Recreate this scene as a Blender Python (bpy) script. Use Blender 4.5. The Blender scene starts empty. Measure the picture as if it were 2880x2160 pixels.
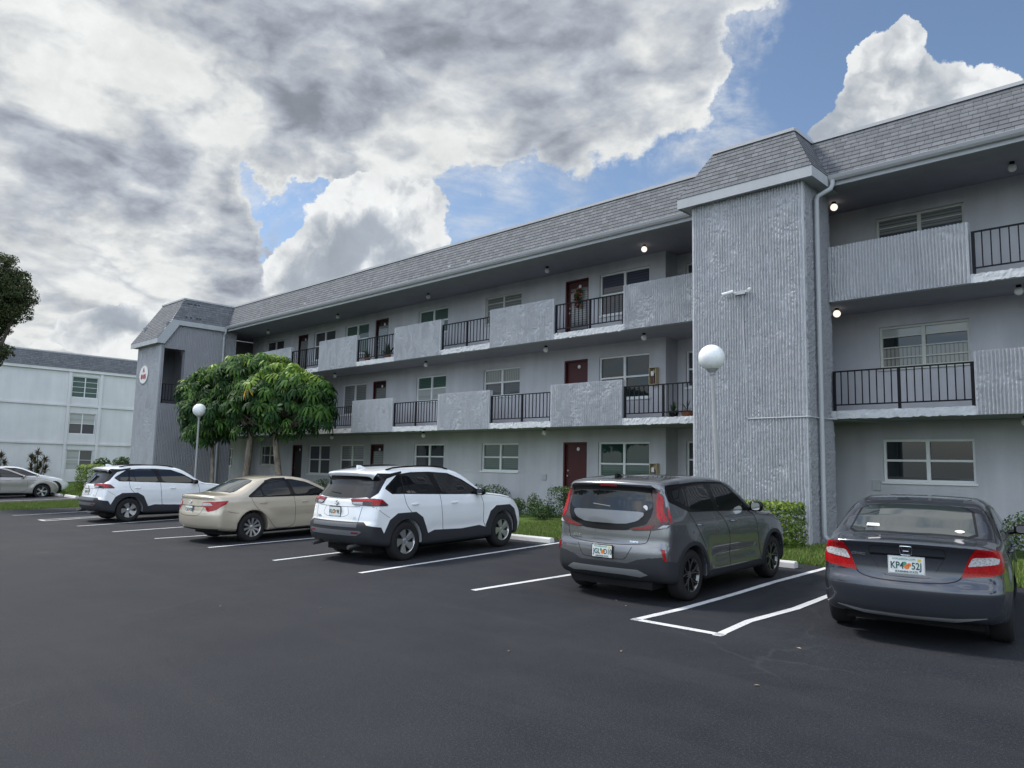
import bpy, bmesh, math, random
import numpy as np
from mathutils import Vector, Matrix
from mathutils.geometry import delaunay_2d_cdt
R = math.radians
random.seed(7)
RNG = np.random.default_rng(11)
scene = bpy.context.scene
COL = scene.collection

# ------------------------------------------------------------------ camera
cam_data = bpy.data.cameras.new("camera")
cam = bpy.data.objects.new("camera", cam_data)
COL.objects.link(cam)
_pitch, _roll, _yaw = 0.11115851, 0.02173565, 0.76935865
_F = Vector((-math.sin(_yaw)*math.cos(_pitch), math.cos(_yaw)*math.cos(_pitch), math.sin(_pitch)))
_r = _F.cross(Vector((0, 0, 1))).normalized(); _u = _r.cross(_F)
_r2 = _r*math.cos(_roll) + _u*math.sin(_roll)
_u2 = -_r*math.sin(_roll) + _u*math.cos(_roll)
_m = Matrix((( _r2.x, _u2.x, -_F.x, 0.0), (_r2.y, _u2.y, -_F.y, 0.0), (_r2.z, _u2.z, -_F.z, 1.7), (0, 0, 0, 1)))
cam.matrix_world = _m
cam_data.sensor_width = 36.0
cam_data.lens = 2109.9/2880*36.0
cam_data.clip_start = 0.1
cam_data.clip_end = 4000
scene.camera = cam

# ------------------------------------------------------------------ colour management
scene.view_settings.view_transform = 'Standard'
scene.view_settings.look = 'None'
scene.view_settings.exposure = 0.6
scene.view_settings.gamma = 1.0
try:
    scene.render.engine = 'CYCLES'
    scene.cycles.max_bounces = 6
    scene.cycles.diffuse_bounces = 3
    scene.cycles.glossy_bounces = 3
    scene.cycles.transmission_bounces = 4
    scene.cycles.use_denoising = True
except Exception:
    pass

# ------------------------------------------------------------------ world: sky with broken cloud
SUN_EL, SUN_AZ = R(50), R(-110)          # azimuth measured from +Y towards +X
world = bpy.data.worlds.new("World")
scene.world = world
world.use_nodes = True
def sky_world():
    nt = world.node_tree; N = nt.nodes; L = nt.links
    N.clear()
    def node(t, **k):
        n = N.new(t)
        for a, b in k.items(): setattr(n, a, b)
        return n
    def mth(op, a, b=None, c=None, clamp=False):
        n = node('ShaderNodeMath', operation=op, use_clamp=clamp)
        for i, v in enumerate((a, b, c)):
            if v is None: continue
            if isinstance(v, (int, float)): n.inputs[i].default_value = v
            else: L.new(v, n.inputs[i])
        return n.outputs[0]
    def vec(op, a, b=None):
        n = node('ShaderNodeVectorMath', operation=op)
        for i, v in enumerate((a, b)):
            if v is None: continue
            if isinstance(v, (tuple, list)): n.inputs[i].default_value = v
            else: L.new(v, n.inputs[i])
        return n
    def smooth(x, lo, hi):
        n = node('ShaderNodeMapRange', interpolation_type='SMOOTHSTEP')
        L.new(x, n.inputs[0]); n.inputs[1].default_value = lo; n.inputs[2].default_value = hi
        n.inputs[3].default_value = 0; n.inputs[4].default_value = 1
        return n.outputs[0]
    def mixc(f, a, b):
        n = node('ShaderNodeMix', data_type='RGBA')
        if isinstance(f, (int, float)): n.inputs[0].default_value = f
        else: L.new(f, n.inputs[0])
        for i, v in ((6, a), (7, b)):
            if isinstance(v, tuple): n.inputs[i].default_value = v
            else: L.new(v, n.inputs[i])
        return n.outputs[2]
    sky = node('ShaderNodeTexSky', sky_type='NISHITA')
    sky.sun_disc = False
    sky.sun_elevation = SUN_EL; sky.sun_rotation = SUN_AZ
    sky.air_density = 1.0; sky.dust_density = 0.6; sky.ozone_density = 1.5
    skyb = vec('SCALE', sky.outputs[0]); skyb.inputs['Scale'].default_value = SKY_K
    tc = node('ShaderNodeTexCoord')
    d = vec('NORMALIZE', tc.outputs['Generated']).outputs[0]
    sep = node('ShaderNodeSeparateXYZ'); L.new(d, sep.inputs[0])
    zz = mth('MAXIMUM', sep.outputs[2], 0.0)
    zi = mth('DIVIDE', 1.0, mth('ADD', zz, 0.30))
    comb = node('ShaderNodeCombineXYZ')
    L.new(mth('MULTIPLY', sep.outputs[0], zi), comb.inputs[0]); L.new(mth('MULTIPLY', sep.outputs[1], zi), comb.inputs[1])
    L.new(mth('MULTIPLY', zz, 1.4), comb.inputs[2])
    p = comb.outputs[0]
    def noise(v, sc, det=8, rough=.55, dist=0.0, off=(0, 0, 0), lac=2.0):
        a = vec('ADD', v, off)
        n = node('ShaderNodeTexNoise', noise_dimensions='3D')
        L.new(a.outputs[0], n.inputs['Vector'])
        n.inputs['Scale'].default_value = sc; n.inputs['Detail'].default_value = det
        n.inputs['Roughness'].default_value = rough; n.inputs['Distortion'].default_value = dist
        n.inputs['Lacunarity'].default_value = lac
        return n.outputs[0]
    def blobs(lst, look=None):
        s = None; look = dw if look is None else look
        for dx, dy, dz, rad, amp in lst:
            dt = vec('DOT_PRODUCT', look, (dx, dy, dz)).outputs['Value']
            k = 1.0/(1-math.cos(R(rad)))
            e = mth('EXPONENT', mth('MULTIPLY_ADD', dt, k, -k))
            s = mth('MULTIPLY', e, amp) if s is None else mth('MULTIPLY_ADD', e, amp, s)
        return s
    # wobble the lookup direction so that no patch has a round outline
    wn = node('ShaderNodeTexNoise', noise_dimensions='3D'); L.new(d, wn.inputs['Vector'])
    wn.inputs['Scale'].default_value = 4.5; wn.inputs['Detail'].default_value = 9.0; wn.inputs['Roughness'].default_value = .62
    w0 = vec('SUBTRACT', wn.outputs['Color'], (.5, .5, .5)); w1 = vec('SCALE', w0.outputs[0]); w1.inputs['Scale'].default_value = 0.36
    dw = vec('NORMALIZE', vec('ADD', d, w1.outputs[0]).outputs[0]).outputs[0]
    cover = blobs(SKY_COVER)
    dark = blobs(SKY_DARK)
    def bil(v, sc, off, det=5):
        n = noise(v, sc, det, .5, 0, off)
        return mth('MULTIPLY', mth('ABSOLUTE', mth('MULTIPLY_ADD', n, 2.0, -1.0)), 2.2)
    # warp the field a little so the puffs curl
    wn2 = node('ShaderNodeTexNoise', noise_dimensions='3D'); L.new(p, wn2.inputs['Vector']); wn2.inputs['Scale'].default_value = 4.0; wn2.inputs['Detail'].default_value = 5.0
    wv = vec('SCALE', vec('SUBTRACT', wn2.outputs['Color'], (.5, .5, .5)).outputs[0]); wv.inputs['Scale'].default_value = .13
    pw = vec('ADD', p, wv.outputs[0]).outputs[0]
    def field(off):
        o1 = off; o2 = tuple(x*.45 for x in off)
        a = noise(pw, 2.0, 7, .52, .15, o1); b = bil(pw, 4.2, o1); c = noise(p, 11, 6, .62, .1, o2)
        return mth('ADD', mth('ADD', mth('MULTIPLY', a, 1.0), mth('MULTIPLY', b, .34)), mth('MULTIPLY', c, .22))
    f0_ = field((0, 0, 0)); f1_ = field((.045, -.02, -.06)); f2_ = field((.16, -.07, -.20))
    n4 = noise(p, 1.3, 5, .55, .0, (3.1, 1.7, .4)); n5 = noise(p, 3.4, 6, .6, .3, (7.1, 2.7, 1.4))
    dens = mth('ADD', mth('MULTIPLY', mth('ADD', f0_, -.72), 1.45), cover)
    alpha = smooth(dens, -.10, .20)
    core = smooth(dens, .02, .55)
    rel = mth('ADD', mth('MULTIPLY', mth('SUBTRACT', f0_, f1_), 1.25), mth('MULTIPLY', mth('SUBTRACT', f0_, f2_), 1.0))
    shade = mth('ADD', mth('MULTIPLY', core, -.28), 1.05)
    shade = mth('ADD', shade, rel)
    shade = mth('SUBTRACT', shade, mth('MULTIPLY', dark, mth('MULTIPLY_ADD', n5, .9, .35)))
    shade = mth('ADD', shade, mth('MULTIPLY_ADD', n4, .5, -.25))
    ramp = node('ShaderNodeValToRGB'); cr = ramp.color_ramp
    cr.interpolation = 'B_SPLINE'
    cr.elements[0].position = 0.0; cr.elements[0].color = (.16, .175, .20, 1)
    cr.elements[1].position = 1.0; cr.elements[1].color = (.55, .56, .555, 1)
    for ps, c in ((.18, (.195, .215, .255, 1)), (.4, (.275, .298, .34, 1)), (.62, (.36, .382, .412, 1)), (.82, (.46, .475, .48, 1))):
        e = cr.elements.new(ps); e.color = c
    L.new(shade, ramp.inputs[0])
    # thin veil lets some blue through
    veil = mth('MULTIPLY', smooth(noise(p, 3.0, 8, .68, .6, (1, 5, 2)), .38, .70), .85)
    alpha = mth('MAXIMUM', alpha, mth('MULTIPLY', veil, smooth(dens, -.75, -.05)))
    col = mixc(alpha, skyb.outputs[0], ramp.outputs[0])
    # nearer heaps of cumulus standing in front of the sheet: crisp puffy outline, bright tops, grey hearts
    def heap(off):
        a = bil(dwh, 7.0, off, 6); b = noise(dwh, 3.6, 4, .5, 0, off)
        return mth('ADD', mth('MULTIPLY', a, .34), mth('MULTIPLY', b, .9))
    wv3 = vec('SCALE', w0.outputs[0]); wv3.inputs['Scale'].default_value = .10
    dwh = vec('NORMALIZE', vec('ADD', d, wv3.outputs[0]).outputs[0]).outputs[0]
    h0 = heap((0, 0, 0)); h1 = heap((.020, -.01, -.028)); h2 = heap((.06, -.02, -.085))
    cov2 = blobs(SKY_HEAP, dwh)
    d2 = mth('ADD', mth('MULTIPLY', mth('ADD', h0, -.56), 1.7), mth('ADD', cov2, -.54))
    a2 = mth('MULTIPLY', smooth(d2, -.008, .045), smooth(cov2, .12, .30))
    s2 = mth('ADD', mth('MULTIPLY', smooth(d2, .0, .36), -.22), .80)
    s2 = mth('ADD', s2, mth('ADD', mth('MULTIPLY', mth('SUBTRACT', h0, h1), 3.4), mth('MULTIPLY', mth('SUBTRACT', h0, h2), 1.5)))
    s2 = mth('SUBTRACT', s2, blobs(SKY_HEAPDARK, dwh))
    rp2 = node('ShaderNodeValToRGB'); c2 = rp2.color_ramp; c2.interpolation = 'B_SPLINE'
    c2.elements[0].position = 0.0; c2.elements[0].color = (.25, .28, .32, 1); c2.elements[1].position = 1.0; c2.elements[1].color = (.60, .61, .61, 1)
    for ps, c in ((.3, (.27, .30, .34, 1)), (.55, (.36, .385, .415, 1)), (.8, (.48, .50, .515, 1))):
        e = c2.elements.new(ps); e.color = c
    L.new(s2, rp2.inputs[0])
    # fine wisps so that no part of a cloud is one flat tone
    fd = noise(dwh, 17, 7, .66, .5, (2, 4, 1)); fe = noise(p, 5.2, 7, .64, .4, (5, 1, 3))
    tex = mth('MULTIPLY', mth('MULTIPLY_ADD', fd, .34, .83), mth('MULTIPLY_ADD', fe, .50, .76))
    def tint(c_, g_):
        v_ = vec('SCALE', c_); L.new(g_, v_.inputs['Scale']); return v_.outputs[0]
    col = mixc(alpha, skyb.outputs[0], tint(ramp.outputs[0], tex))
    tex2 = mth('MULTIPLY', mth('MULTIPLY_ADD', fd, .44, .79), mth('MULTIPLY_ADD', noise(dwh, 8, 5, .6, .2, (1, 9, 4)), .40, .80))
    col = mixc(a2, col, tint(rp2.outputs[0], tex2))
    # added gain on the sky overhead and behind the viewer lights facade and car rears
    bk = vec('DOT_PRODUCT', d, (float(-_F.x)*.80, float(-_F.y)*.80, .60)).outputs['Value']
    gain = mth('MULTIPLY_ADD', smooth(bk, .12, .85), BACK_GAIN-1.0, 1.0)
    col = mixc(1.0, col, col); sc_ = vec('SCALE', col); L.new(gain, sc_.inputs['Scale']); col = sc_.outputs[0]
    # pale milky horizon
    hz = mth('MULTIPLY', smooth(sep.outputs[2], .09, .0), .9)
    col = mixc(hz, col, (.50, .54, .58, 1))
    # ground half of the dome
    gnd = smooth(sep.outputs[2], -.01, -.05)
    col = mixc(gnd, col, (.035, .037, .042, 1))
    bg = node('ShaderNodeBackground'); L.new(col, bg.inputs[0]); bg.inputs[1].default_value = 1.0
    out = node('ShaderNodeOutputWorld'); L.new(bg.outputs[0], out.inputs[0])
    world.cycles.sampling_method = 'MANUAL'; world.cycles.sample_map_resolution = 1024
SKY_K = 0.092
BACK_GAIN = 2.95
SKY_COVER = [(-0.1532, 0.8651, 0.4776, 7, -0.8), (-0.1406, 0.8945, 0.4244, 5, -0.6), (-0.2453, 0.8708, 0.4261, 5, -0.5), (-0.2992, 0.8779, 0.3738, 4, -0.5), (-0.357, 0.8236, 0.4407, 4, -0.6), (-0.3178, 0.8226, 0.4715, 3, -0.45), (-0.4345, 0.8115, 0.3907, 3, -0.3), (-0.5934, 0.7292, 0.3407, 4, -0.38), (-0.6677, 0.6596, 0.3452, 4, -0.42), (-0.7299, 0.6126, 0.3033, 4, -0.5), (-0.7924, 0.55, 0.2639, 4, -0.3), (-0.8468, 0.4308, 0.3122, 3.4, -1.0), (-0.8172, 0.4663, 0.3388, 2.4, -0.7), (-0.8572, 0.3926, 0.3333, 2.2, -0.4), (-0.5592, 0.7325, 0.3882, 3, -0.15), (-0.8247, 0.383, 0.4161, 1.5, -0.6), (-0.858, 0.2759, 0.4332, 1.3, -0.45), (-0.6263, 0.6845, 0.373, 2.5, -0.4), (-0.5184, 0.7756, 0.3601, 3.5, -0.35), (-0.378, 0.7966, 0.4718, 2.5, -0.3), (-0.8747, 0.4435, 0.1958, 3, -0.3), (-0.8897, 0.3944, 0.2299, 3, -0.25), (-0.94, 0.2708, 0.2075, 3, -0.3), (-0.949, 0.225, 0.221, 2.5, -0.3), (-0.8446, 0.2689, 0.463, 12, 0.45), (-0.738, 0.4596, 0.4942, 9, 0.5), (-0.6005, 0.6273, 0.4959, 9, 0.5), (-0.7079, 0.5501, 0.4431, 8, 0.4), (-0.784, 0.4681, 0.4077, 5, 0.3), (-0.9113, 0.2792, 0.3025, 9, 0.5), (-0.8919, 0.3519, 0.284, 5, 0.2), (-0.9511, 0.2522, 0.1785, 9, 0.3), (-0.9354, 0.3252, 0.1387, 8, 0.35), (-0.4426, 0.7397, 0.5069, 6, 0.45), (-0.4651, 0.6953, 0.5479, 8, 0.3), (-0.3732, 0.7653, 0.5244, 3, 0.2), (-0.477, 0.7639, 0.4347, 3, 0.3)]
SKY_DARK = [(-0.785, 0.3662, 0.4997, 6, 0.22), (-0.7543, 0.4452, 0.4826, 6, 0.27), (-0.5862, 0.6543, 0.4778, 7, 0.29), (-0.6395, 0.5701, 0.5159, 6, 0.14), (-0.8946, 0.3128, 0.3192, 8, 0.29), (-0.8838, 0.3769, 0.2771, 5, 0.26), (-0.9206, 0.2332, 0.3131, 7, 0.16), (-0.7499, 0.5344, 0.39, 8, 0.22), (-0.4641, 0.7434, 0.4816, 5, 0.09), (-0.5799, 0.6923, 0.4296, 5, 0.16), (-0.9042, 0.1831, 0.3857, 5, 0.04), (-0.8853, 0.3974, 0.2414, 4, 0.22), (-0.7527, 0.5767, 0.3176, 3, 0.11), (-0.7929, 0.4341, 0.4277, 4, 0.18), (-0.6733, 0.5965, 0.4369, 5, 0.14), (-0.8694, 0.1992, 0.4521, 7, -0.25), (-0.8481, 0.3412, 0.4054, 4, -0.22), (-0.8848, 0.2542, 0.3905, 4, -0.2), (-0.7846, 0.5118, 0.3499, 3, -0.3), (-0.8329, 0.4649, 0.3002, 3, -0.25), (-0.2416, 0.8608, 0.4479, 8, -0.35), (-0.4371, 0.805, 0.4012, 5, -0.35), (-0.9548, 0.2553, 0.1526, 9, -0.2), (-0.693, 0.5674, 0.4447, 3, -0.15), (-0.6795, 0.5093, 0.5281, 3, -0.2), (-0.3635, 0.7796, 0.51, 4, -0.15)]
SKY_HEAP = [(-0.7804, 0.531, 0.3301, 3.2, 0.85), (-0.8202, 0.4979, 0.2816, 3.2, 0.75), (-0.7343, 0.5792, 0.354, 1.9, 0.75), (-0.7639, 0.5712, 0.3002, 3.2, 0.6), (-0.8102, 0.5351, 0.2393, 4, 0.6), (-0.7182, 0.6089, 0.3369, 1.6, 0.4), (-0.8584, 0.4577, 0.2317, 2, 0.4), (-0.7169, 0.6426, 0.2705, 2.5, 0.4), (-0.8294, 0.5061, 0.2366, 3, 0.5), (-0.7887, 0.5628, 0.2475, 4, 0.5), (-0.8497, 0.4646, 0.2495, 2, 0.4), (-0.7563, 0.597, 0.2676, 3, 0.4), (-0.6845, 0.6425, 0.3444, 1.2, 0.55), (-0.6465, 0.6716, 0.3619, 0.9, 0.5), (-0.5931, 0.719, 0.3624, 1.2, 0.5), (-0.2501, 0.8575, 0.4497, 2.4, 0.8), (-0.27, 0.8701, 0.4123, 2.2, 0.8), (-0.3006, 0.8688, 0.3936, 2.0, 0.7), (-0.3333, 0.8567, 0.3937, 1.4, 0.6), (-0.2613, 0.8481, 0.4608, 1.6, 0.5), (-0.1909, 0.8897, 0.4146, 1.6, 0.5), (-0.2239, 0.8913, 0.3942, 3.2, 0.8), (-0.1776, 0.9039, 0.3892, 3, 0.7), (-0.2265, 0.8454, 0.4836, 1.2, 0.6), (-0.4324, 0.8077, 0.4007, 1.3, 0.7), (-0.4795, 0.789, 0.3841, 1.5, 0.65), (-0.4086, 0.815, 0.4108, 0.8, 0.5), (-0.9409, 0.2969, 0.1629, 1.6, 0.8), (-0.9522, 0.2696, 0.1436, 2.0, 0.6), (-0.9303, 0.3391, 0.14, 2.5, 0.6), (-0.9674, 0.2189, 0.1275, 3, 0.5)]
SKY_HEAPDARK = [(-0.7664, 0.5737, 0.2889, 3, 0.06), (-0.8451, 0.4752, 0.245, 2.5, 0.05), (-0.9417, 0.2946, 0.1626, 1.2, 0.25), (-0.8045, 0.5457, 0.2344, 3, 0.1), (-0.778, 0.5211, 0.351, 2.5, -0.1), (-0.2501, 0.8575, 0.4497, 4, -0.1), (-0.2083, 0.9005, 0.3818, 4, 0.08)]

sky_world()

# ------------------------------------------------------------------ sun behind thin cloud
sd = bpy.data.lights.new("sun", 'SUN')
sd.energy = 2.6; sd.angle = R(10); sd.color = (1.0, .95, .87)
sun = bpy.data.objects.new("sun", sd); COL.objects.link(sun)
_sv = Vector((math.sin(SUN_AZ)*math.cos(SUN_EL), math.cos(SUN_AZ)*math.cos(SUN_EL), math.sin(SUN_EL)))
sun.rotation_euler = _sv.to_track_quat('Z', 'Y').to_euler()
sun.location = (0, 0, 40)

# ================================================================== helpers
def tag(o, label=None, cat=None, group=None, kind=None):
    if label: o['label'] = label
    if cat: o['category'] = cat
    if group: o['group'] = group
    if kind: o['kind'] = kind
    return o
def empty(name, loc, rz=0.0, **k):
    o = bpy.data.objects.new(name, None); COL.objects.link(o)
    o.location = loc; o.rotation_euler = (0, 0, rz); o.empty_display_size = .2
    return tag(o, **k)
def children(o): return [c for c in bpy.data.objects if c.parent == o]
def copy_tree(o, parent=None, kids=None):
    if kids is None:
        kids = {}
        for c in bpy.data.objects:
            if c.parent: kids.setdefault(c.parent.name, []).append(c)
    c = o.copy(); COL.objects.link(c); c.parent = parent
    for ch in kids.get(o.name, []): copy_tree(ch, c, kids)
    return c
def np_obj(name, V, Fq, mats, parent=None, smooth=True, midx=None, edge_split=None):
    """V (n,3), Fq list/array of faces."""
    me = bpy.data.meshes.new(name)
    if isinstance(Fq, np.ndarray): Fq = Fq.tolist()
    me.from_pydata([tuple(v) for v in np.asarray(V, float).tolist()], [], Fq)
    if not isinstance(mats, (list, tuple)): mats = [mats]
    for m in mats: me.materials.append(m)
    if midx is not None: me.polygons.foreach_set('material_index', np.asarray(midx, np.int32))
    me.polygons.foreach_set('use_smooth', [bool(smooth)]*len(me.polygons))
    if smooth and edge_split:
        me.update()
        try: me.set_sharp_from_angle(angle=R(edge_split))
        except Exception: pass
    me.update()
    o = bpy.data.objects.new(name, me); COL.objects.link(o)
    if parent is not None: o.parent = parent
    return o
class MB:
    """collects simple solids and links them as one mesh object"""
    def __init__(s): s.V = []; s.F = []; s.M = []; s.mi = 0
    def add(s, V, F):
        b = len(s.V); s.V += [tuple(map(float, v)) for v in V]; s.F += [tuple(b+i for i in f) for f in F]; s.M += [s.mi]*len(F)
        return s
    def box(s, x0, x1, y0, y1, z0, z1):
        V = [(x0,y0,z0),(x1,y0,z0),(x1,y1,z0),(x0,y1,z0),(x0,y0,z1),(x1,y0,z1),(x1,y1,z1),(x0,y1,z1)]
        return s.add(V, [(0,3,2,1),(4,5,6,7),(0,1,5,4),(1,2,6,5),(2,3,7,6),(3,0,4,7)])
    def quad(s, a, b, c, d): return s.add([a,b,c,d], [(0,1,2,3)])
    def prism(s, poly, axis, a, b):
        """poly: 2-D outline, extruded along axis (0,1,2) from a to b"""
        n = len(poly); V = []
        for t in (a, b):
            for p in poly:
                q = list(p); q.insert(axis, t); V.append(q)
        F = [tuple(range(n))[::-1], tuple(range(n, 2*n))] + [(i, (i+1) % n, n+(i+1) % n, n+i) for i in range(n)]
        return s.add(V, F)
    def tube(s, pts, r, n=10, caps=True):
        pts = [Vector(p) for p in pts]; rs = r if isinstance(r, (list, tuple)) else [r]*len(pts)
        V = []; F = []; up = Vector((0, 0, 1)); prev = None
        for i, p in enumerate(pts):
            t = (pts[min(i+1, len(pts)-1)] - pts[max(i-1, 0)]).normalized()
            if prev is None:
                a = t.cross(up) if abs(t.z) < .9 else t.cross(Vector((1, 0, 0)))
            else: a = prev - t*prev.dot(t)
            a.normalize(); prev = a; b = t.cross(a)
            for k in range(n):
                w = 2*math.pi*k/n; V.append(p + (a*math.cos(w) + b*math.sin(w))*rs[i])
        for i in range(len(pts)-1):
            for k in range(n): F.append((i*n+k, i*n+(k+1) % n, (i+1)*n+(k+1) % n, (i+1)*n+k))
        if caps: F.append(tuple(range(n))[::-1]); F.append(tuple(range((len(pts)-1)*n, len(pts)*n)))
        return s.add(V, F)
    def lathe(s, prof, n=24, c=(0, 0, 0), axis=2):
        V = []; F = []
        for r, z in prof:
            for k in range(n):
                w = 2*math.pi*k/n; q = [r*math.cos(w), r*math.sin(w)]; q.insert(axis, z); V.append([q[i]+c[i] for i in range(3)])
        for i in range(len(prof)-1):
            for k in range(n): F.append((i*n+k, i*n+(k+1) % n, (i+1)*n+(k+1) % n, (i+1)*n+k))
        return s.add(V, F)
    def build(s, name, mats, parent=None, smooth=False, split=30, bevel=0):
        o = np_obj(name, s.V, s.F, mats, parent, smooth, s.M, split)
        if bevel:
            m = o.modifiers.new('bevel', 'BEVEL'); m.width = bevel; m.segments = 2; m.limit_method = 'ANGLE'
        return o
def bx(name, mat, parent, *b, bevel=0):
    return MB().box(*b).build(name, mat, parent, bevel=bevel)

# ------------------------------------------------------------------ materials
def mat(name, col=(.5,.5,.5), rough=.6, metal=0.0, spec=.5, coat=0.0, emit=None, es=0.0, ior=1.45, coat_rough=.03):
    m = bpy.data.materials.new(name); m.use_nodes = True
    b = m.node_tree.nodes['Principled BSDF']
    b.inputs['Base Color'].default_value = (*col, 1); b.inputs['Roughness'].default_value = rough
    b.inputs['Metallic'].default_value = metal; b.inputs['Specular IOR Level'].default_value = spec
    b.inputs['Coat Weight'].default_value = coat; b.inputs['Coat Roughness'].default_value = coat_rough
    b.inputs['IOR'].default_value = ior
    if emit: b.inputs['Emission Color'].default_value = (*emit, 1); b.inputs['Emission Strength'].default_value = es
    return m
class NT:
    def __init__(s, m): s.m = m; s.nt = m.node_tree; s.N = s.nt.nodes; s.L = s.nt.links; s.b = s.N['Principled BSDF']
    def n(s, t, ins=None, **k):
        n = s.N.new(t)
        for a, b in k.items(): setattr(n, a, b)
        for i, v in (ins or {}).items(): s.put(n.inputs[i], v)
        return n
    def put(s, sock, v):
        if isinstance(v, bpy.types.NodeSocket): s.L.new(v, sock)
        elif isinstance(v, bpy.types.Node): s.L.new(v.outputs[0], sock)
        else: sock.default_value = v
    def obj(s): return s.n('ShaderNodeTexCoord').outputs['Object']
    def map(s, v, sc=(1,1,1), loc=(0,0,0), rot=(0,0,0)):
        return s.n('ShaderNodeMapping', {'Vector': v, 'Scale': sc, 'Location': loc, 'Rotation': rot}).outputs[0]
    def noise(s, v, sc, det=4, rough=.5, dist=0): 
        return s.n('ShaderNodeTexNoise', {'Vector': v, 'Scale': sc, 'Detail': det, 'Roughness': rough, 'Distortion': dist}).outputs[0]
    def math(s, op, a, b=0.0, clamp=False):
        return s.n('ShaderNodeMath', {0: a, 1: b}, operation=op, use_clamp=clamp).outputs[0]
    def rng(s, x, a, b, c=0.0, d=1.0): return s.n('ShaderNodeMapRange', {0: x, 1: a, 2: b, 3: c, 4: d}).outputs[0]
    def mix(s, f, a, b):
        n = s.n('ShaderNodeMix', data_type='RGBA'); s.put(n.inputs[0], f)
        for i, v in ((6, a), (7, b)):
            if isinstance(v, tuple) and len(v) == 3: v = (*v, 1)
            s.put(n.inputs[i], v)
        return n.outputs[2]
    def bump(s, h, st=.3, dist=.02): 
        s.L.new(s.n('ShaderNodeBump', {'Height': h, 'Strength': st, 'Distance': dist}).outputs[0], s.b.inputs['Normal'])
    def base(s, c): s.put(s.b.inputs['Base Color'], c)
    def rough(s, c): s.put(s.b.inputs['Roughness'], c)
def m_wall(name, col, bump=.35, sc=9.0, var=.10, streak=.08):
    m = mat(name, col, .85, spec=.25); t = NT(m); o = t.obj()
    big = t.noise(o, .55, 5, .6); st = t.noise(t.map(o, (2.2, 2.2, .25)), 1.0, 5, .6)
    f = t.math('ADD', t.rng(big, .3, .7, -var, var), t.rng(st, .3, .7, -streak, streak))
    d = tuple(c*.62 for c in col); l = tuple(min(1, c*1.25) for c in col)
    t.base(t.mix(t.math('ADD', f, .5, True), d, l))
    t.bump(t.math('ADD', t.noise(o, sc*3, 6, .65), t.math('MULTIPLY', t.noise(o, sc*9, 3, .6), .5)), bump, .02)
    return m
def m_shingle():
    m = mat('roof_shingle', (.2, .2, .21), .9, spec=.2); t = NT(m)
    uv = t.n('ShaderNodeUVMap').outputs[0]
    wob = t.noise(uv, 3.0, 3)
    br = t.n('ShaderNodeTexBrick', {'Vector': uv, 'Color1': (.098,.103,.115,1), 'Color2': (.172,.18,.196,1), 'Mortar': (.035,.035,.04,1),
        'Scale': 1.0, 'Mortar Size': .007, 'Mortar Smooth': .3, 'Bias': 0.0, 'Brick Width': .235, 'Row Height': .143}, offset=.37, offset_frequency=3, squash=.72, squash_frequency=2)
    g = t.noise(uv, 90, 3, .7)
    c = t.mix(t.math('MULTIPLY', g, .5), br.outputs[0], (.142, .146, .155))
    c = t.mix(t.rng(wob, .35, .75, 0, .3), c, (.09, .098, .105))
    c = t.mix(t.rng(t.noise(uv, .7, 4, .6), .35, .7, 0, .2), c, (.165, .17, .178))
    t.base(c)
    t.bump(t.math('ADD', br.outputs[1], t.math('MULTIPLY', g, -.6)), .5, -.012)
    return m
def m_glass(name, col=(.012,.018,.020), rough=.01, spec=.6):
    m = mat(name, col, rough, spec=spec, ior=1.5)
    return m
M = {}
M['wall'] = m_wall('wall_paint', (.47, .475, .505), .30, 7, .16, .12)
M['wall_far'] = m_wall('far_wall_paint', (.63, .635, .645), .3, 8)
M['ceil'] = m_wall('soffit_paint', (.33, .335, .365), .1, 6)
M['trim'] = m_wall('fascia_paint', (.40, .42, .44), .05, 4, .06, .10)
M['gut'] = mat('gutter_metal', (.38, .385, .40), .45, spec=.5)
def m_stucco(name, col):
    m = mat(name, col, .9, spec=.2); t = NT(m); o = t.obj()
    a = t.noise(o, 1.2, 5, .65); b = t.noise(t.map(o, (4, 4, .5)), 1.5, 5, .7); c = t.noise(o, 22, 4, .7)
    f = t.math('ADD', t.math('MULTIPLY', a, .5), t.math('MULTIPLY', b, .5))
    cc = t.mix(t.rng(f, .35, .65), tuple(x*.90 for x in col), tuple(min(1, x*1.07) for x in col))
    cc = t.mix(t.rng(t.noise(o, 2.6, 6, .7), .52, .72, 0, .35), cc, (col[0]*1.02, col[1]*.93, col[2]*.93))
    t.base(t.mix(t.rng(c, .3, .75, 0, .45), cc, tuple(x*.72 for x in col)))
    t.bump(t.math('ADD', t.noise(o, 26, 5, .7), t.math('MULTIPLY', t.noise(o, 70, 3, .6), .5)), .55, .02)
    return m
M['stucco'] = m_stucco('ribbed_stucco', (.455, .468, .49))
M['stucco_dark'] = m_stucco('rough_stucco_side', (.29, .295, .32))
M['stucco_pale'] = m_stucco('ledge_stucco', (.54, .56, .58))
M['shingle'] = m_shingle()
M['black_iron'] = mat('black_iron', (.008, .009, .012), .6, spec=.2)
M['frame'] = mat('window_frame_white', (.66, .68, .68), .5)
M['frame_tan'] = mat('window_frame_cream', (.50, .51, .47), .5)
M['glass'] = m_glass('window_glass')
M['glass_green'] = m_glass('window_glass_green_blind', (.016, .045, .038))
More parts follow.
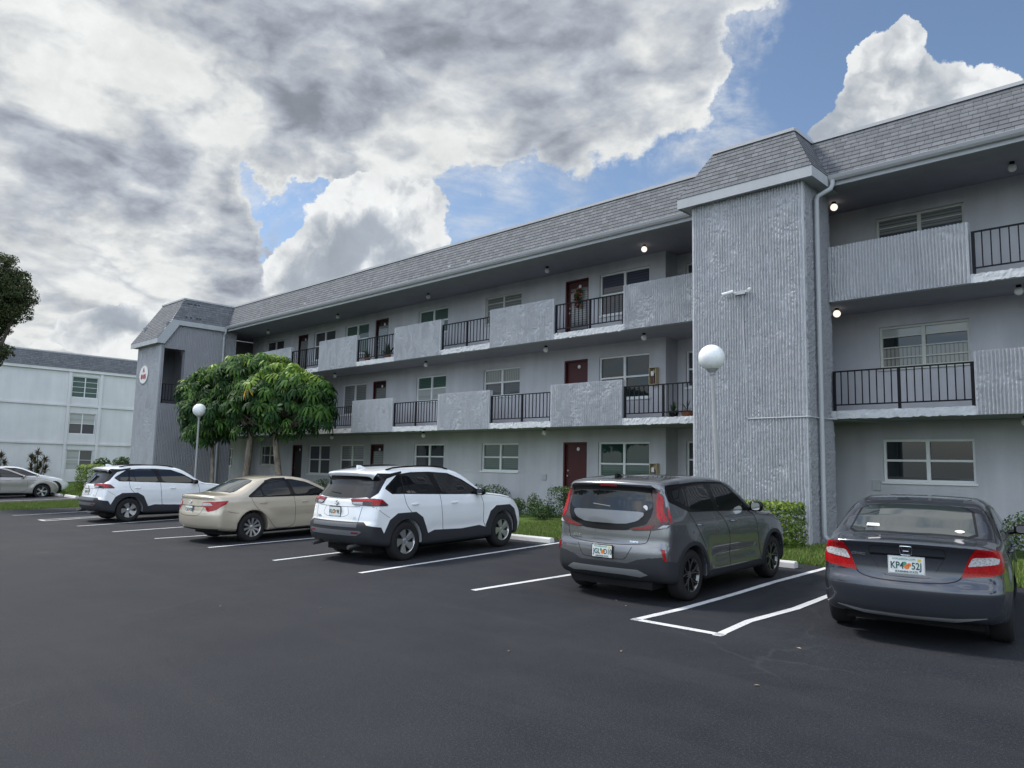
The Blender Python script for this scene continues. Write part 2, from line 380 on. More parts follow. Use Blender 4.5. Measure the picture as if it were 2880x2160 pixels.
def m_blind(name, c1, c2, pitch=.05, vertical=False, rough=.5):
    m = mat(name, c1, rough, spec=.5); t = NT(m); o = t.obj()
    s = t.n('ShaderNodeSeparateXYZ', {0: o}); v = s.outputs[0] if vertical else s.outputs[2]
    w = t.math('FRACT', t.math('MULTIPLY', v, 1/pitch))
    t.base(t.mix(t.rng(w, .62, .86), c1, c2))
    b = t.b; b.inputs['Coat Weight'].default_value = 1.0; b.inputs['Coat Roughness'].default_value = .02; b.inputs['Coat IOR'].default_value = 1.45
    return m
M['blind_grey'] = m_blind('closed_blind_grey', (.19, .20, .20), (.05, .055, .06), .075)
M['blind_green'] = m_blind('closed_blind_green', (.035, .085, .07), (.012, .03, .028), .065)
M['blind_dark'] = m_blind('dark_blind', (.035, .038, .05), (.010, .012, .018), .07)
M['blind_navy'] = m_blind('navy_blind', (.025, .028, .06), (.006, .008, .02), .09)
M['blind_white'] = m_blind('pale_shade', (.34, .36, .35), (.28, .30, .30), .45)
M['drape'] = m_blind('vertical_drape', (.22, .22, .19), (.07, .07, .07), .09, True)
M['door_red'] = mat('door_paint_maroon', (.062, .013, .015), .4, spec=.4)
M['door_brown'] = mat('door_paint_dark_maroon', (.028, .012, .012), .45, spec=.3)
M['door_dark'] = mat('screen_door_dark', (.02, .016, .018), .35, spec=.5)
M['rim_white'] = mat('globe_white', (.78, .80, .80), .25, spec=.5)
def m_globe(name, lit):
    m = mat(name, (.75, .76, .75), .2, spec=.5)
    if lit:
        b = m.node_tree.nodes['Principled BSDF']; b.inputs['Emission Color'].default_value = (1, .86, .74, 1); b.inputs['Emission Strength'].default_value = .8
    return m
M['globe'] = m_globe('ceiling_globe_off', False); M['globe_lit'] = m_globe('ceiling_globe_on', True)
M['galv'] = mat('pole_metal', (.30, .305, .305), .5, spec=.4)
M['wood_tan'] = mat('tan_cabinet', (.42, .35, .22), .5)
M['white_plastic'] = mat('white_plastic', (.65, .66, .66), .4)
M['red'] = mat('sign_red', (.33, .03, .03), .5)

# ------------------------------------------------------------------ ground shape
def gz(y, x=0):
    """height of the ground: flat lane, stalls rise gently towards the building, the lot falls away to the left"""
    b = 0.0 if y < 7 else min(.021*(y-7), .13) + max(0, min(y, 24)-13.2)*.02
    w = 1.0 if y < 10 else max(.3, 1-.7*(y-10)/9)
    return b - .011*min(22, max(0, -x-8))*w

# ================================================================== ground, lot, lawns
def sheet(name, x0, x1, y0, y1, dz, material):
    ys = sorted(set([y0, y1] + [y for y in (-60, 0, 5, 7, 8, 9, 10, 11, 12, 13.19, 13.2, 14.5, 16, 17.5, 19, 21, 24) if y0 < y < y1]))
    xs = sorted(set([x0, x1] + [x for x in (-200, -60, -46, -33, -30, -28.6, -26, -22, -18, -14, -11, -8, 0, 30, 200) if x0 < x < x1])); nx = len(xs)
    V = [(x, y, gz(y, x)+dz) for y in ys for x in xs]
    F = [(j*nx+i, j*nx+i+1, (j+1)*nx+i+1, (j+1)*nx+i) for j in range(len(ys)-1) for i in range(nx-1)]
    return np_obj(name, V, F, material, smooth=False)
def m_asphalt():
    m = mat('asphalt_sealed', (.045, .046, .050), .8, spec=.22); t = NT(m); o = t.obj()
    big = t.noise(o, .16, 5, .55, .4); mid = t.noise(o, 1.1, 6, .6); fine = t.noise(o, 55, 4, .75); grit = t.noise(o, 160, 2, .6)
    c = t.mix(t.rng(big, .34, .66), (.0115, .0130, .0175), (.0215, .0235, .0295))
    c = t.mix(t.rng(mid, .4, .75, 0, .5), c, (.031, .0325, .0375))
    c = t.mix(t.rng(fine, .52, .72, 0, .8), c, (.062, .064, .070))
    # long sweeping sealer strokes and dusty patches in the driving lane
    sw = t.noise(t.map(o, (.10, .9, 1), rot=(0, 0, R(8))), 1.6, 5, .6, .6)
    c = t.mix(t.rng(sw, .5, .78, 0, .38), c, (.040, .041, .045))
    sp = t.n('ShaderNodeTexVoronoi', {'Vector': o, 'Scale': .55, 'Randomness': 1.0}).outputs['Distance']
    spm = t.math('MULTIPLY', t.rng(sp, .11, .02), t.rng(mid, .42, .6))
    c = t.mix(t.math('MULTIPLY', spm, .35), c, (.085, .083, .082))
    # hairline cracks
    cr = t.n('ShaderNodeTexVoronoi', {'Vector': t.n('ShaderNodeVectorMath', {0: o, 1: t.n('ShaderNodeVectorMath', {0: t.n('ShaderNodeTexNoise', {'Vector': o, 'Scale': 1.2, 'Detail': 5}).outputs[1], 1: (.9, .9, .9)}, operation='MULTIPLY').outputs[0]}, operation='ADD').outputs[0], 'Scale': .22}, feature='DISTANCE_TO_EDGE').outputs['Distance']
    crm = t.math('MULTIPLY', t.rng(cr, .006, .001), t.rng(t.noise(o, .35, 3), .52, .6))
    c = t.mix(t.math('MULTIPLY', crm, .18), c, (.075, .075, .078))
    t.base(c)
    t.rough(t.rng(t.math('ADD', big, t.math('MULTIPLY', fine, .4)), .4, .95, .50, .86))
    t.bump(t.math('ADD', fine, t.math('MULTIPLY', grit, .7)), .55, .012)
    return m
def m_lawn():
    m = mat('lawn_soil_and_turf', (.05, .09, .02), .9, spec=.15); t = NT(m); o = t.obj()
    a = t.noise(o, .5, 5, .6); b = t.noise(o, 14, 5, .75)
    c = t.mix(t.rng(a, .35, .65), (.065, .115, .024), (.11, .17, .036))
    c = t.mix(t.rng(b, .42, .72, 0, .7), c, (.035, .060, .016))
    t.base(c); t.bump(b, .8, .05); return m
def m_paint():
    m = mat('white_line_paint', (.60, .61, .62), .7, spec=.3); t = NT(m); o = t.obj()
    n = t.noise(o, 60, 4, .8); w = t.noise(o, 2.5, 5, .7)
    t.base(t.mix(t.rng(t.math('ADD', n, t.math('MULTIPLY', w, .5)), .76, .94, 0, .8), (.60, .61, .62), (.16, .16, .17)))
    t.bump(n, .4, .008); return m
M['asphalt'] = m_asphalt(); M['lawn'] = m_lawn(); M['paint'] = m_paint()
M['far_ground'] = mat('far_grass', (.06, .09, .03), .95, spec=.1)
o = sheet('ground', -1500, 1500, -1500, 1500, -.035, M['lawn']); tag(o, kind='structure')
o = sheet('parking_lot', -32.6, 60, -70, 13.2, 0.0, M['asphalt']); tag(o, kind='structure')
o = sheet('access_road', -52, -37.0, -70, 11.6, 0.0, M['asphalt']); tag(o, kind='structure')
o = sheet('cross_road', -37.0, -32.6, -70, -6, 0.0, M['asphalt']); tag(o, kind='structure')

# grass blades: one object, nobody could count them
def blades(name, regions, seed):
    rg = np.random.default_rng(seed); P = []
    for x0, x1, y0, y1, n in regions:
        P.append(np.c_[rg.uniform(x0, x1, n), rg.uniform(y0, y1, n)])
    P = np.concatenate(P); n = len(P)
    # ragged front edge
    z = np.array([gz(p[1], p[0]) for p in P]) - .036
    h = rg.uniform(.05, .11, n); a = rg.uniform(0, 2*np.pi, n); w = rg.uniform(.006, .012, n)*1.6
    lean = rg.normal(0, .035, (n, 2))
    b0 = np.c_[P[:, 0]-np.cos(a)*w, P[:, 1]-np.sin(a)*w, z]; b1 = np.c_[P[:, 0]+np.cos(a)*w, P[:, 1]+np.sin(a)*w, z]
    tp = np.c_[P + lean, z+h+.02]
    V = np.empty((n*3, 3)); V[0::3] = b0; V[1::3] = b1; V[2::3] = tp
    F = np.arange(n*3).reshape(n, 3)
    o = np_obj(name, V, F, [M['blade_a'], M['blade_b'], M['blade_c']], smooth=False, midx=rg.integers(0, 3, n))
    return o
M['blade_a'] = mat('grass_blade', (.115, .19, .032), .6, spec=.25)
M['blade_b'] = mat('grass_blade_deep', (.065, .125, .022), .6, spec=.25)
M['blade_c'] = mat('grass_blade_dry', (.18, .20, .065), .7, spec=.2)
o = blades('grass', [(-14.5, -8.6, 13.17, 17.5, 42000), (-8.6, 2.5, 13.17, 16.4, 42000), (-32, -14.5, 13.17, 16, 12000), (-37, -32.55, 4.5, 13.2, 26000), (-56, -37, 11.6, 15, 9000)], 5)
tag(o, 'short green lawn grass along the parking lot edge', 'grass', kind='stuff')

# painted stall lines: each stroke a wobbly band 4 mm above the asphalt
def stripe(pts, w=.10, name='stall_line', dz=.004):
    pts = [Vector((p[0], p[1])) for p in pts]; V = []; F = []
    # resample
    out = []
    for a, b in zip(pts[:-1], pts[1:]):
        k = max(1, int((b-a).length/.25))
        out += [a.lerp(b, i/k) for i in range(k)]
    out.append(pts[-1]); 
    for i, p in enumerate(out):
        t = (out[min(i+1, len(out)-1)]-out[max(0, i-1)]).normalized(); n = Vector((-t.y, t.x))
        j = 1+random.uniform(-.07, .07)
        for s in (-1, 1):
            q = p + n*s*w/2*j; V.append((q.x, q.y, gz(q.y, q.x)+dz))
    for i in range(len(out)-1): F.append((2*i, 2*i+2, 2*i+3, 2*i+1))
    return np_obj(name, V, F, M['paint'], smooth=False)
LINES = [
 [(-5.07, 7.30), (-5.02, 8.3), (-5.05, 9.6), (-5.12, 11.0), (-5.14, 13.1)],
 [(-4.03, 7.30), (-4.12, 8.2), (-4.05, 9.3), (-4.10, 10.4), (-4.2, 13.1)],
 [(-5.12, 7.35), (-3.98, 7.38)],
 [(-7.72, 7.29), (-7.67, 9.3), (-7.7, 13.1)],
 [(-10.2, 7.14), (-10.5, 9.8), (-10.76, 12.4), (-10.8, 13.1)],
 [(-12.60, 6.95), (-12.91, 9.52), (-13.2, 13.1)],
 [(-15.48, 7.05), (-15.62, 9.68), (-15.8, 13.1)],
 [(-18.19, 7.0), (-18.1, 8), (-18.2, 13.1)],
 [(-20.73, 6.92), (-20.88, 8.67), (-21.1, 13.1)],
 [(-23.26, 6.85), (-23.88, 9.9), (-24.3, 13.1)],
 [(-26.05, 6.78), (-26.44, 7.9), (-27.2, 13.0)],
 [(-26.65, 6.78), (-26.95, 8.05), (-27.7, 13.0)],
 [(-26.00, 6.78), (-26.70, 6.78)],
 [(-29.44, 6.69), (-29.94, 8.81), (-30.6, 13.0)],
 [(-38.7, 5.6), (-38.7, 11.2)], [(-41.3, 5.6), (-41.3, 11.2)], [(-44.0, 5.6), (-44.0, 11.2)],
]
for l in LINES: tag(stripe(l), kind='structure')

# concrete wheel stops
M['concrete'] = m_wall('painted_concrete', (.58, .58, .57), .4, 9, .12, .12)
def wheel_stop(x, y, rz, label, L=1.75):
    prof = [(-.085, 0), (-.075, .09), (-.045, .115), (.045, .115), (.075, .09), (.085, 0)]
    mb = MB(); mb.prism([(p[0], p[1]) for p in prof], 0, -L/2, L/2)
    o = mb.build('wheel_stop', M['concrete'], bevel=.008); o.location = (x, y, gz(y, x)+.002); o.rotation_euler = (0, 0, rz)
    return tag(o, label, 'wheel stop', 'painted concrete wheel stops')
wheel_stop(-11.75, 12.55, R(3), 'white concrete wheel stop in front of the nearer white SUV')
wheel_stop(-6.35, 12.60, R(2), 'white concrete wheel stop at the front tyre of the grey boxy hatchback')
wheel_stop(-41.6, 11.15, R(2), 'white concrete wheel stop under the nose of the silver sedan')
wheel_stop(-39.2, 11.2, R(-1), 'white concrete wheel stop on bare grass between silver sedan and hedge')
# small litter on the asphalt
mb = MB()
for x, y in ((-4.3, 6.0), (-5.0, 5.2), (-7.9, 5.0), (-6.2, 8.6), (-5.9, 8.1), (-5.6, 7.9), (-3.2, 7.4), (-2.9, 5.9), (-8.8, 4.2)):
    a = random.uniform(0, 6.28); s = random.uniform(.012, .03)
    c, d = math.cos(a)*s, math.sin(a)*s
    z = gz(y, x)+.006
    mb.add([(x-c, y-d, z), (x+d*.5, y-c*.5, z+.006), (x+c, y+d, z), (x-d*.5, y+c*.5, z+.004)], [(0, 1, 2, 3)])
o = mb.build('leaf_litter', mat('dry_leaf', (.30, .25, .17), .8)); tag(o, 'tiny dry leaf scraps scattered on the dark asphalt', 'leaf litter', kind='stuff')

# ================================================================== main building
WY, PY_, GY = 19.0, 17.3, 16.75
XR = 9.0
bld = empty('apartment_building', (-14, 19, gz(19)), label='long three storey grey apartment building with shingled mansard roof and open walkways', cat='apartment building')
BO = Vector(bld.location)
def local(o):
    """parts are modelled in world coordinates: shift under the building's empty"""
    o.location = o.location - BO
    return o
def P(mb, name, mats, smooth=False, label=None, bevel=0, parent=None):
    o = mb.build(name, mats, None, smooth=smooth, bevel=bevel)
    if parent is None: o.parent = bld; o.location = -BO
    else: o.parent = parent; o.location = -BO - Vector(parent.location) if parent.parent else -Vector(parent.location)
    if label: o['label'] = label
    return o
F0 = 2.70
def fl(k): return k*F0     # k = 0,1,2 offset of the floor
# ---- walls with real openings: build the wall as cells round the openings
ZB, ZT = -.4, 8.6
WIN_S = [(-36.4, -34.6), (-31.75, -29.9), (-29.1, -27.25), (-23.8, -21.97), (-19.87, -18.02), (-14.55, -12.63), (-6.08, -4.17), (-2.2, -.3), (2.6, 4.5)]
DOORS = [(-33.2, -32.3), (-26.76, -25.82), (-15.99, -15.0), (5.5, 6.5)]
def wz(i, k):
    """window sill and head for window column i on floor k"""
    big = i in (1, 2, 5)
    return ((1.22 if big else 1.57)+fl(k) + (-.02 if k else 0), 2.56+fl(k))
openings = []
for i, (a, b) in enumerate(WIN_S):
    for k in range(3): openings.append((a, b, *wz(i, k), 'w', i, k))
for i, (a, b) in enumerate(DOORS):
    for k in range(3): openings.append((a, b, .50+fl(k), 2.57+fl(k), 'd', i, k))
def wall_cells(mb, x0, x1, z0, z1, ops, y, thick=.2, reveal=.10):
    xs = sorted(set([x0, x1]+[v for o in ops for v in o[:2] if x0 < v < x1])); zs = sorted(set([z0, z1]+[v for o in ops for v in o[2:4]]))
    for i in range(len(xs)-1):
        for j in range(len(zs)-1):
            cx, cz = (xs[i]+xs[i+1])/2, (zs[j]+zs[j+1])/2
            if any(o[0] < cx < o[1] and o[2] < cz < o[3] for o in ops): continue
            mb.quad((xs[i], y, zs[j]), (xs[i+1], y, zs[j]), (xs[i+1], y, zs[j+1]), (xs[i], y, zs[j+1]))
    for o in ops:
        a, b, c, d = o[:4]
        mb.quad((a, y, c), (a, y, d), (a, y+reveal+.1, d), (a, y+reveal+.1, c)); mb.quad((b, y, d), (b, y, c), (b, y+reveal+.1, c), (b, y+reveal+.1, d))
        mb.quad((a, y, c), (a, y+reveal+.1, c), (b, y+reveal+.1, c), (b, y, c)); mb.quad((a, y, d), (b, y, d), (b, y+reveal+.1, d), (a, y+reveal+.1, d))
mb = MB()
opsL = [o for o in openings if o[1] < -12]; opsR = [o for o in openings if o[0] > -7]
wall_cells(mb, -37.9, -12.07, ZB, ZT, opsL, WY)
wall_cells(mb, -8.0, XR, ZB, ZT, opsR, WY)
AY = 19.65
alc = [(-11.78, -10.4, 1.5+fl(k), 2.6+fl(k), 'w', 20, k) for k in range(3)]
alcL = [(-41.4, -40.85, 1.45+fl(k), 2.45+fl(k), 'w', 21, k) for k in range(3)]
wall_cells(mb, -12.07, -8.0, ZB, ZT, alc, AY)
wall_cells(mb, -44.0, -37.9, ZB, ZT, alcL, AY)
mb.quad((-12.07, WY, ZB), (-12.07, AY, ZB), (-12.07, AY, ZT), (-12.07, WY, ZT))
mb.quad((-8.0, AY, ZB), (-8.0, WY, ZB), (-8.0, WY, ZT), (-8.0, AY, ZT))
mb.quad((-37.9, AY, ZB), (-37.9, WY, ZB), (-37.9, WY, ZT), (-37.9, AY, ZT))
# backing volume of the building
mb.box(-39.0, XR, AY+.45, 31, 0, 9.3)
mb.box(-39.7, XR, AY+.3, AY+.449, 0, 9.2)
for a, b in ((-37.85, -12.1), (-7.95, XR)): mb.box(a, b, WY+.32, WY+.5, 0, 9.0)
wall_o = P(mb, 'wall', M['wall'])
# low base course
mb = MB(); mb.box(-37.9, -12.07, WY-.03, WY-.002, 0, .42); mb.box(-8, XR, WY-.03, WY-.002, 0, .42)
P(mb, 'base_course', M['trim'])

# ---- windows
def window(a, b, z0, z1, y, kind, sash, frame='frame', name='window'):
    """frame ring + mullion + meeting rail are one mesh; panes a sub-part"""
    mb = MB(); t = .055; yy = y+.06
    mb.box(a, b, yy, yy+.05, z0, z0+t); mb.box(a, b, yy, yy+.05, z1-t, z1)
    mb.box(a, a+t, yy, yy+.05, z0+t, z1-t); mb.box(b-t, b, yy, yy+.05, z0+t, z1-t)
    m_ = (a+b)/2
    mb.box(m_-.04, m_+.04, yy-.004, yy+.05, z0+t, z1-t)
    zm = z0+(z1-z0)*sash
    if 'mid' in kind:
        mb.box(a+t, m_-.04, yy+.004, yy+.05, zm-.025, zm+.025); mb.box(m_+.04, b-t, yy+.004, yy+.05, zm-.025, zm+.025)
    if 'awn' in kind:      # horizontal awning vanes
        n = 4
        for q in range(1, n):
            z = z0+(z1-z0)*q/n
            mb.box(a+t, m_-.04, yy+.004, yy+.045, z-.012, z+.012); mb.box(m_+.04, b-t, yy+.004, yy+.045, z-.012, z+.012)
    mb.box(a-.03, b+.03, y-.045, y+.058, z0-.05, z0-.002)   # sill
    return mb
GL = {}
def pane(a, b, z0, z1, y, mats):
    """mats: list of (fraction from the bottom, material) bands"""
    mb = MB(); f0 = 0; L = []
    for i, (f, m) in enumerate(mats):
        mb.mi = i; za = z0+(z1-z0)*f0; zb = z0+(z1-z0)*f
        mb.quad((a+.03, y+.105, za), (b-.03, y+.105, za), (b-.03, y+.105, zb), (a+.03, y+.105, zb)); L.append(M[m]); f0 = f
    return mb, L
STY = {  # (column, floor): kind, frame, bands
 (0,0): ('mid', 'frame_tan', [(1, 'blind_dark')]), (1,0): ('mid', 'frame', [(.5, 'blind_dark'), (.75, 'blind_navy'), (1, 'blind_dark')]),
 (2,0): ('mid', 'frame', [(.5, 'blind_dark'), (1, 'blind_grey')]), (3,0): ('mid', 'frame', [(.5, 'blind_dark'), (1, 'glass')]),
 (4,0): ('mid', 'frame', [(1, 'blind_green')]), (5,0): ('mid', 'frame', [(.48, 'blind_green'), (1, 'glass_green')]), (6,0): ('mid', 'frame', [(.12, 'blind_dark'), (1, 'glass')]),
 (1,1): ('mid', 'frame', [(1, 'blind_dark')]), (2,1): ('', 'frame', [(1, 'blind_grey')]), (3,1): ('mid', 'frame', [(.5, 'blind_white'), (1, 'blind_green')]), (4,1): ('mid', 'frame', [(.5, 'blind_dark'), (1, 'drape')]),
 (5,1): ('mid', 'frame', [(.48, 'glass'), (1, 'glass')]), (6,1): ('awn', 'frame_tan', [(.5, 'drape'), (.74, 'glass'), (1, 'blind_white')]),
 (0,2): ('', 'frame_tan', [(1, 'blind_dark')]), (1,2): ('mid', 'frame', [(1, 'blind_dark')]), (2,2): ('mid', 'frame', [(1, 'blind_green')]), (3,2): ('mid', 'frame', [(1, 'blind_green')]), (4,2): ('awn', 'frame_tan', [(1, 'blind_grey')]),
 (5,2): ('mid', 'frame', [(.5, 'blind_dark'), (1, 'blind_navy')]), (6,2): ('awn', 'frame_tan', [(.6, 'blind_dark'), (1, 'blind_grey')]),
}
for (a, b, z0, z1, typ, i, k) in openings+[o for o in alc+alcL]:
    y = AY if i >= 20 else WY
    if typ == 'w':
        kind, fr, bands = STY.get((i, k), ('mid', 'frame', [(1, 'blind_dark')]))
        big = i in (1, 2, 5)
        w = P(window(a, b, z0, z1, y, kind, .5, fr), 'window', M[fr])
        pm, L = pane(a, b, z0, z1, y, bands)
        p = pm.build('pane', L, w)
    else:
        red = (i, k) in ((2, 0), (2, 1), (3, 0), (3, 1))
        mb = MB(); mb.box(a, a+.05, y+.02, y+.10, z0, z1-.05); mb.box(b-.05, b, y+.02, y+.10, z0, z1-.05); mb.box(a, b, y+.02, y+.10, z1-.05, z1)
        d = P(mb, 'door_frame', M['door_red'])
        mb = MB(); mb.box(a+.05, b-.05, y+.11, y+.15, z0, z1-.05)
        d2 = P(mb, 'door', M['door_red'] if red or i == 2 else M['door_brown'])
        d2['label'] = 'maroon front door' if red else 'maroon front door behind a louvred screen door'
        kb = MB(); kb.lathe([(0, -.05), (.03, -.045), (.03, -.02), (.012, 0), (.012, .01)], 12, (a+.14, y+.10, z0+.98), 1); kb.lathe([(0, -.02), (.03, -.018), (.03, .01)], 12, (a+.14, y+.10, z0+1.15), 1)
        kb.build('handle', M['galv'], d2, smooth=True)
        nb = MB(); nb.lathe([(0, -.005), (.055, -.005), (.06, 0), (.06, .01)], 16, ((a+b)/2+.05, y+.108, z1-.22), 1); nb.build('number_plate', M['white_plastic'], d2, smooth=True)
        if not red:
            sb = MB(); sb.box(a+.22, b-.06, y+.03, y+.06, z0+.1, z1-.30); 
            s_ = sb.build('screen_door', M['blind_grey'] if (i, k) != (0, 0) else M['door_dark'], d2)
# ---- walkway slabs, soffit
def slab_z(k): return 2.97+F0*k
for k in range(2):
    z = slab_z(k)
    mb = MB(); mb.box(-36.5, -9.38, PY_+.03, AY-.002, z, z+.15); mb.box(-6.63, XR, PY_+.03, AY-.002, z, z+.15)
    mb.box(-9.38, -6.63, 17.45, AY-.002, z, z+.15)
    mb.box(-44, -36.52, 17.0, AY-.002, z, z+.15)
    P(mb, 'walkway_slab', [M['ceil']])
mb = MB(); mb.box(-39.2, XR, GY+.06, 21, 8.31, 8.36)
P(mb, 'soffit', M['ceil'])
# rough pale ledge on the slab edge, uneven like hand-thrown stucco
def rough_box(mb, x0, x1, y, z0, z1, seed, amp=.007, res=.05, depth=.12):
    rg = np.random.default_rng(seed); nx = max(2, int((x1-x0)/res)); nz = max(2, int((z1-z0)/res))
    X = np.linspace(x0, x1, nx+1); Z = np.linspace(z0, z1, nz+1)
    D = rg.normal(0, amp, (nz+1, nx+1)); D = (D+np.roll(D, 1, 1)+np.roll(D, 1, 0))/1.8
    V = []; F = []
    for j in range(nz+1):
        for i in range(nx+1):
            zz = Z[j] + (rg.normal(0, .008) if j in (0, nz) else 0)
            V.append((X[i], y-abs(D[j, i]), zz))
    for j in range(nz):
        for i in range(nx): F.append((j*(nx+1)+i, j*(nx+1)+i+1, (j+1)*(nx+1)+i+1, (j+1)*(nx+1)+i))
    b = len(V); 
    V += [(X[i], y+depth, z1+.0) for i in range(nx+1)] + [(X[i], y+depth, z0) for i in range(nx+1)]
    for i in range(nx):
        F.append((nz*(nx+1)+i, nz*(nx+1)+i+1, b+i+1, b+i)); F.append((i+1, i, b+nx+1+i, b+nx+1+i+1))
    F.append((0, nz*(nx+1), b, b+nx+1)); F.append((nx, b+nx+1+nx, b+nx, nz*(nx+1)+nx))
    mb.add(V, F)
# ---- ribbed stucco panels: vertical ribs broken by hand, as real relief
def noise2(rg, nz, nx, cz, cx):
    """smooth value noise"""
    g = rg.random((int(nz/cz)+3, int(nx/cx)+3)); zi = np.arange(nz)/cz; xi = np.arange(nx)/cx
    z0 = zi.astype(int); x0 = xi.astype(int); fz = (zi-z0)[:, None]; fx = (xi-x0)[None]
    fz = fz*fz*(3-2*fz); fx = fx*fx*(3-2*fx)
    a = g[np.ix_(z0, x0)]; b = g[np.ix_(z0, x0+1)]; c = g[np.ix_(z0+1, x0)]; d = g[np.ix_(z0+1, x0+1)]
    return (a*(1-fx)+b*fx)*(1-fz)+(c*(1-fx)+d*fx)*fz
def ribs(x0, x1, z0, z1, seed, pitch=.068, amp=.060, res=.0135, rough=.5, vres=None):
    """returns relief grid: X, Z, D (outward)"""
    rg = np.random.default_rng(seed)
    nx = int((x1-x0)/res)+1; nz = int((z1-z0)/(vres or res*1.7))+1
    X = np.linspace(x0, x1, nx); Z = np.linspace(z0, z1, nz)
    wob = (noise2(rg, nz, nx, 9, 12)-.5)*.014 + (noise2(rg, nz, nx, 60, 25)-.5)*.02
    ph = ((X[None]+wob)/pitch) % 1.0
    r = np.clip(1.25-np.abs(ph-.5)*3.4, 0, 1)**.8                      # a fin and a groove
    idx = np.floor((X[None]+wob)/pitch).astype(int); idx -= idx.min(); nr = idx.max()+1
    step = max(1.0, .045/(Z[1]-Z[0])); nc = int(nz/step)+3
    # every fin is chipped on its own: random heights along it
    hh = rg.random((nc, nr))**.8; ss = rg.random((nc, nr))
    zi = np.arange(nz)/step; z0_ = zi.astype(int); fz = (zi-z0_)[:, None]; fz = fz*fz*(3-2*fz)
    cols = idx; rows0 = np.broadcast_to(z0_[:, None], idx.shape)
    chip = hh[rows0, cols]*(1-fz)+hh[rows0+1, cols]*fz
    area = np.clip((noise2(rg, nz, nx, 16, 22)*.6+noise2(rg, nz, nx, 46, 60)*.5-rough*.45)*3.5, 0, 1)      # 1 = sound fins, 0 = battered
    mn = .10+.62*area
    D = r*amp*(mn+(1-mn)*chip) + (1-area)*amp*.12*noise2(rg, nz, nx, 2, 1.6)
    D = D + (noise2(rg, nz, nx, 2, 2)-.5)*amp*.14
    return X, Z, D
def relief_panel(name, x0, x1, z0, z1, y, seed, axis='y', depth=.2, material=None, parent=None, plain=0.06, **k):
    """solid panel whose front face carries the relief. axis 'y' faces -Y; axis 'x' faces +X (x0,x1 are then y-range and y is the x-plane)"""
    X, Z, D = ribs(x0, x1, z0, z1, seed, **k)
    edge = np.minimum(X-x0, x1-X)                                    # smooth margin strips at the arrises
    D = D*np.clip(edge/plain, 0, 1)[None] + .020*(1-np.clip(edge/plain, 0, 1))[None]
    nz, nx = D.shape
    XX, ZZ = np.meshgrid(X, Z)
    if axis == 'y': V = np.stack([XX, y-D, ZZ], -1).reshape(-1, 3)
    else: V = np.stack([y+D, XX, ZZ], -1).reshape(-1, 3)
    I = np.arange(nz*nx).reshape(nz, nx)
    F = np.stack([I[:-1, :-1], I[:-1, 1:], I[1:, 1:], I[1:, :-1]], -1).reshape(-1, 4)
    b = len(V)
    # sides and back
    ring = list(I[0, :]) + list(I[1:, -1]) + list(I[-1, -2::-1]) + list(I[-2:0:-1, 0])
    back = V[ring].copy()
    if axis == 'y': back[:, 1] = y+depth
    else: back[:, 0] = y-depth
    V = np.concatenate([V, back]); F = F.tolist(); n = len(ring)
    for i in range(n): F.append([ring[(i+1) % n], ring[i], b+i, b+(i+1) % n])
    corners = [b, b+nx-1, b+nx-1+nz-1, b+2*(nx-1)+nz-1]
    F.append([b+i for i in range(n)][::-1])
    o = np_obj(name, V, F, material or M['stucco'], smooth=False)
    o.parent = parent or bld; o.location = -BO
    return o
PARS = [(1, -25.71, -23.02), (1, -20.39, -17.76), (1, -15.08, -12.42), (1, -3.74, -1.1), (1, 4.2, 6.8), (1, -31.0, -28.35), (1, -36.45, -33.6),
        (2, -33.5, -30.80), (2, -28.42, -25.60), (2, -23.09, -20.35), (2, -17.83, -15.0), (2, -12.38, -9.42), (2, -6.60, -3.74), (2, 1.5, 4.2), (2, 6.8, 9)]
for q, (k, a, b) in enumerate(PARS):
    z = slab_z(k-1)
    far = a < -22
    o = relief_panel('parapet', a, b, z-.01, z+1.28, PY_, 100+q, depth=.13, res=.0165 if far else .0135)
for k in (1, 2):
    z = slab_z(k-1); mb = MB()
    ps = sorted([(a, b) for kk, a, b in PARS if kk == k]+[(-9.40, -6.62)])
    x = -36.45
    for a, b in ps+[(XR, XR)]:
        if a-x > .05:
            mb = MB(); rough_box(mb, x+.002, a-.002, PY_, z-.01, z+.17, int(a*7) % 97+k); P(mb, 'slab_ledge', M['stucco_pale'])
        x = max(x, b)

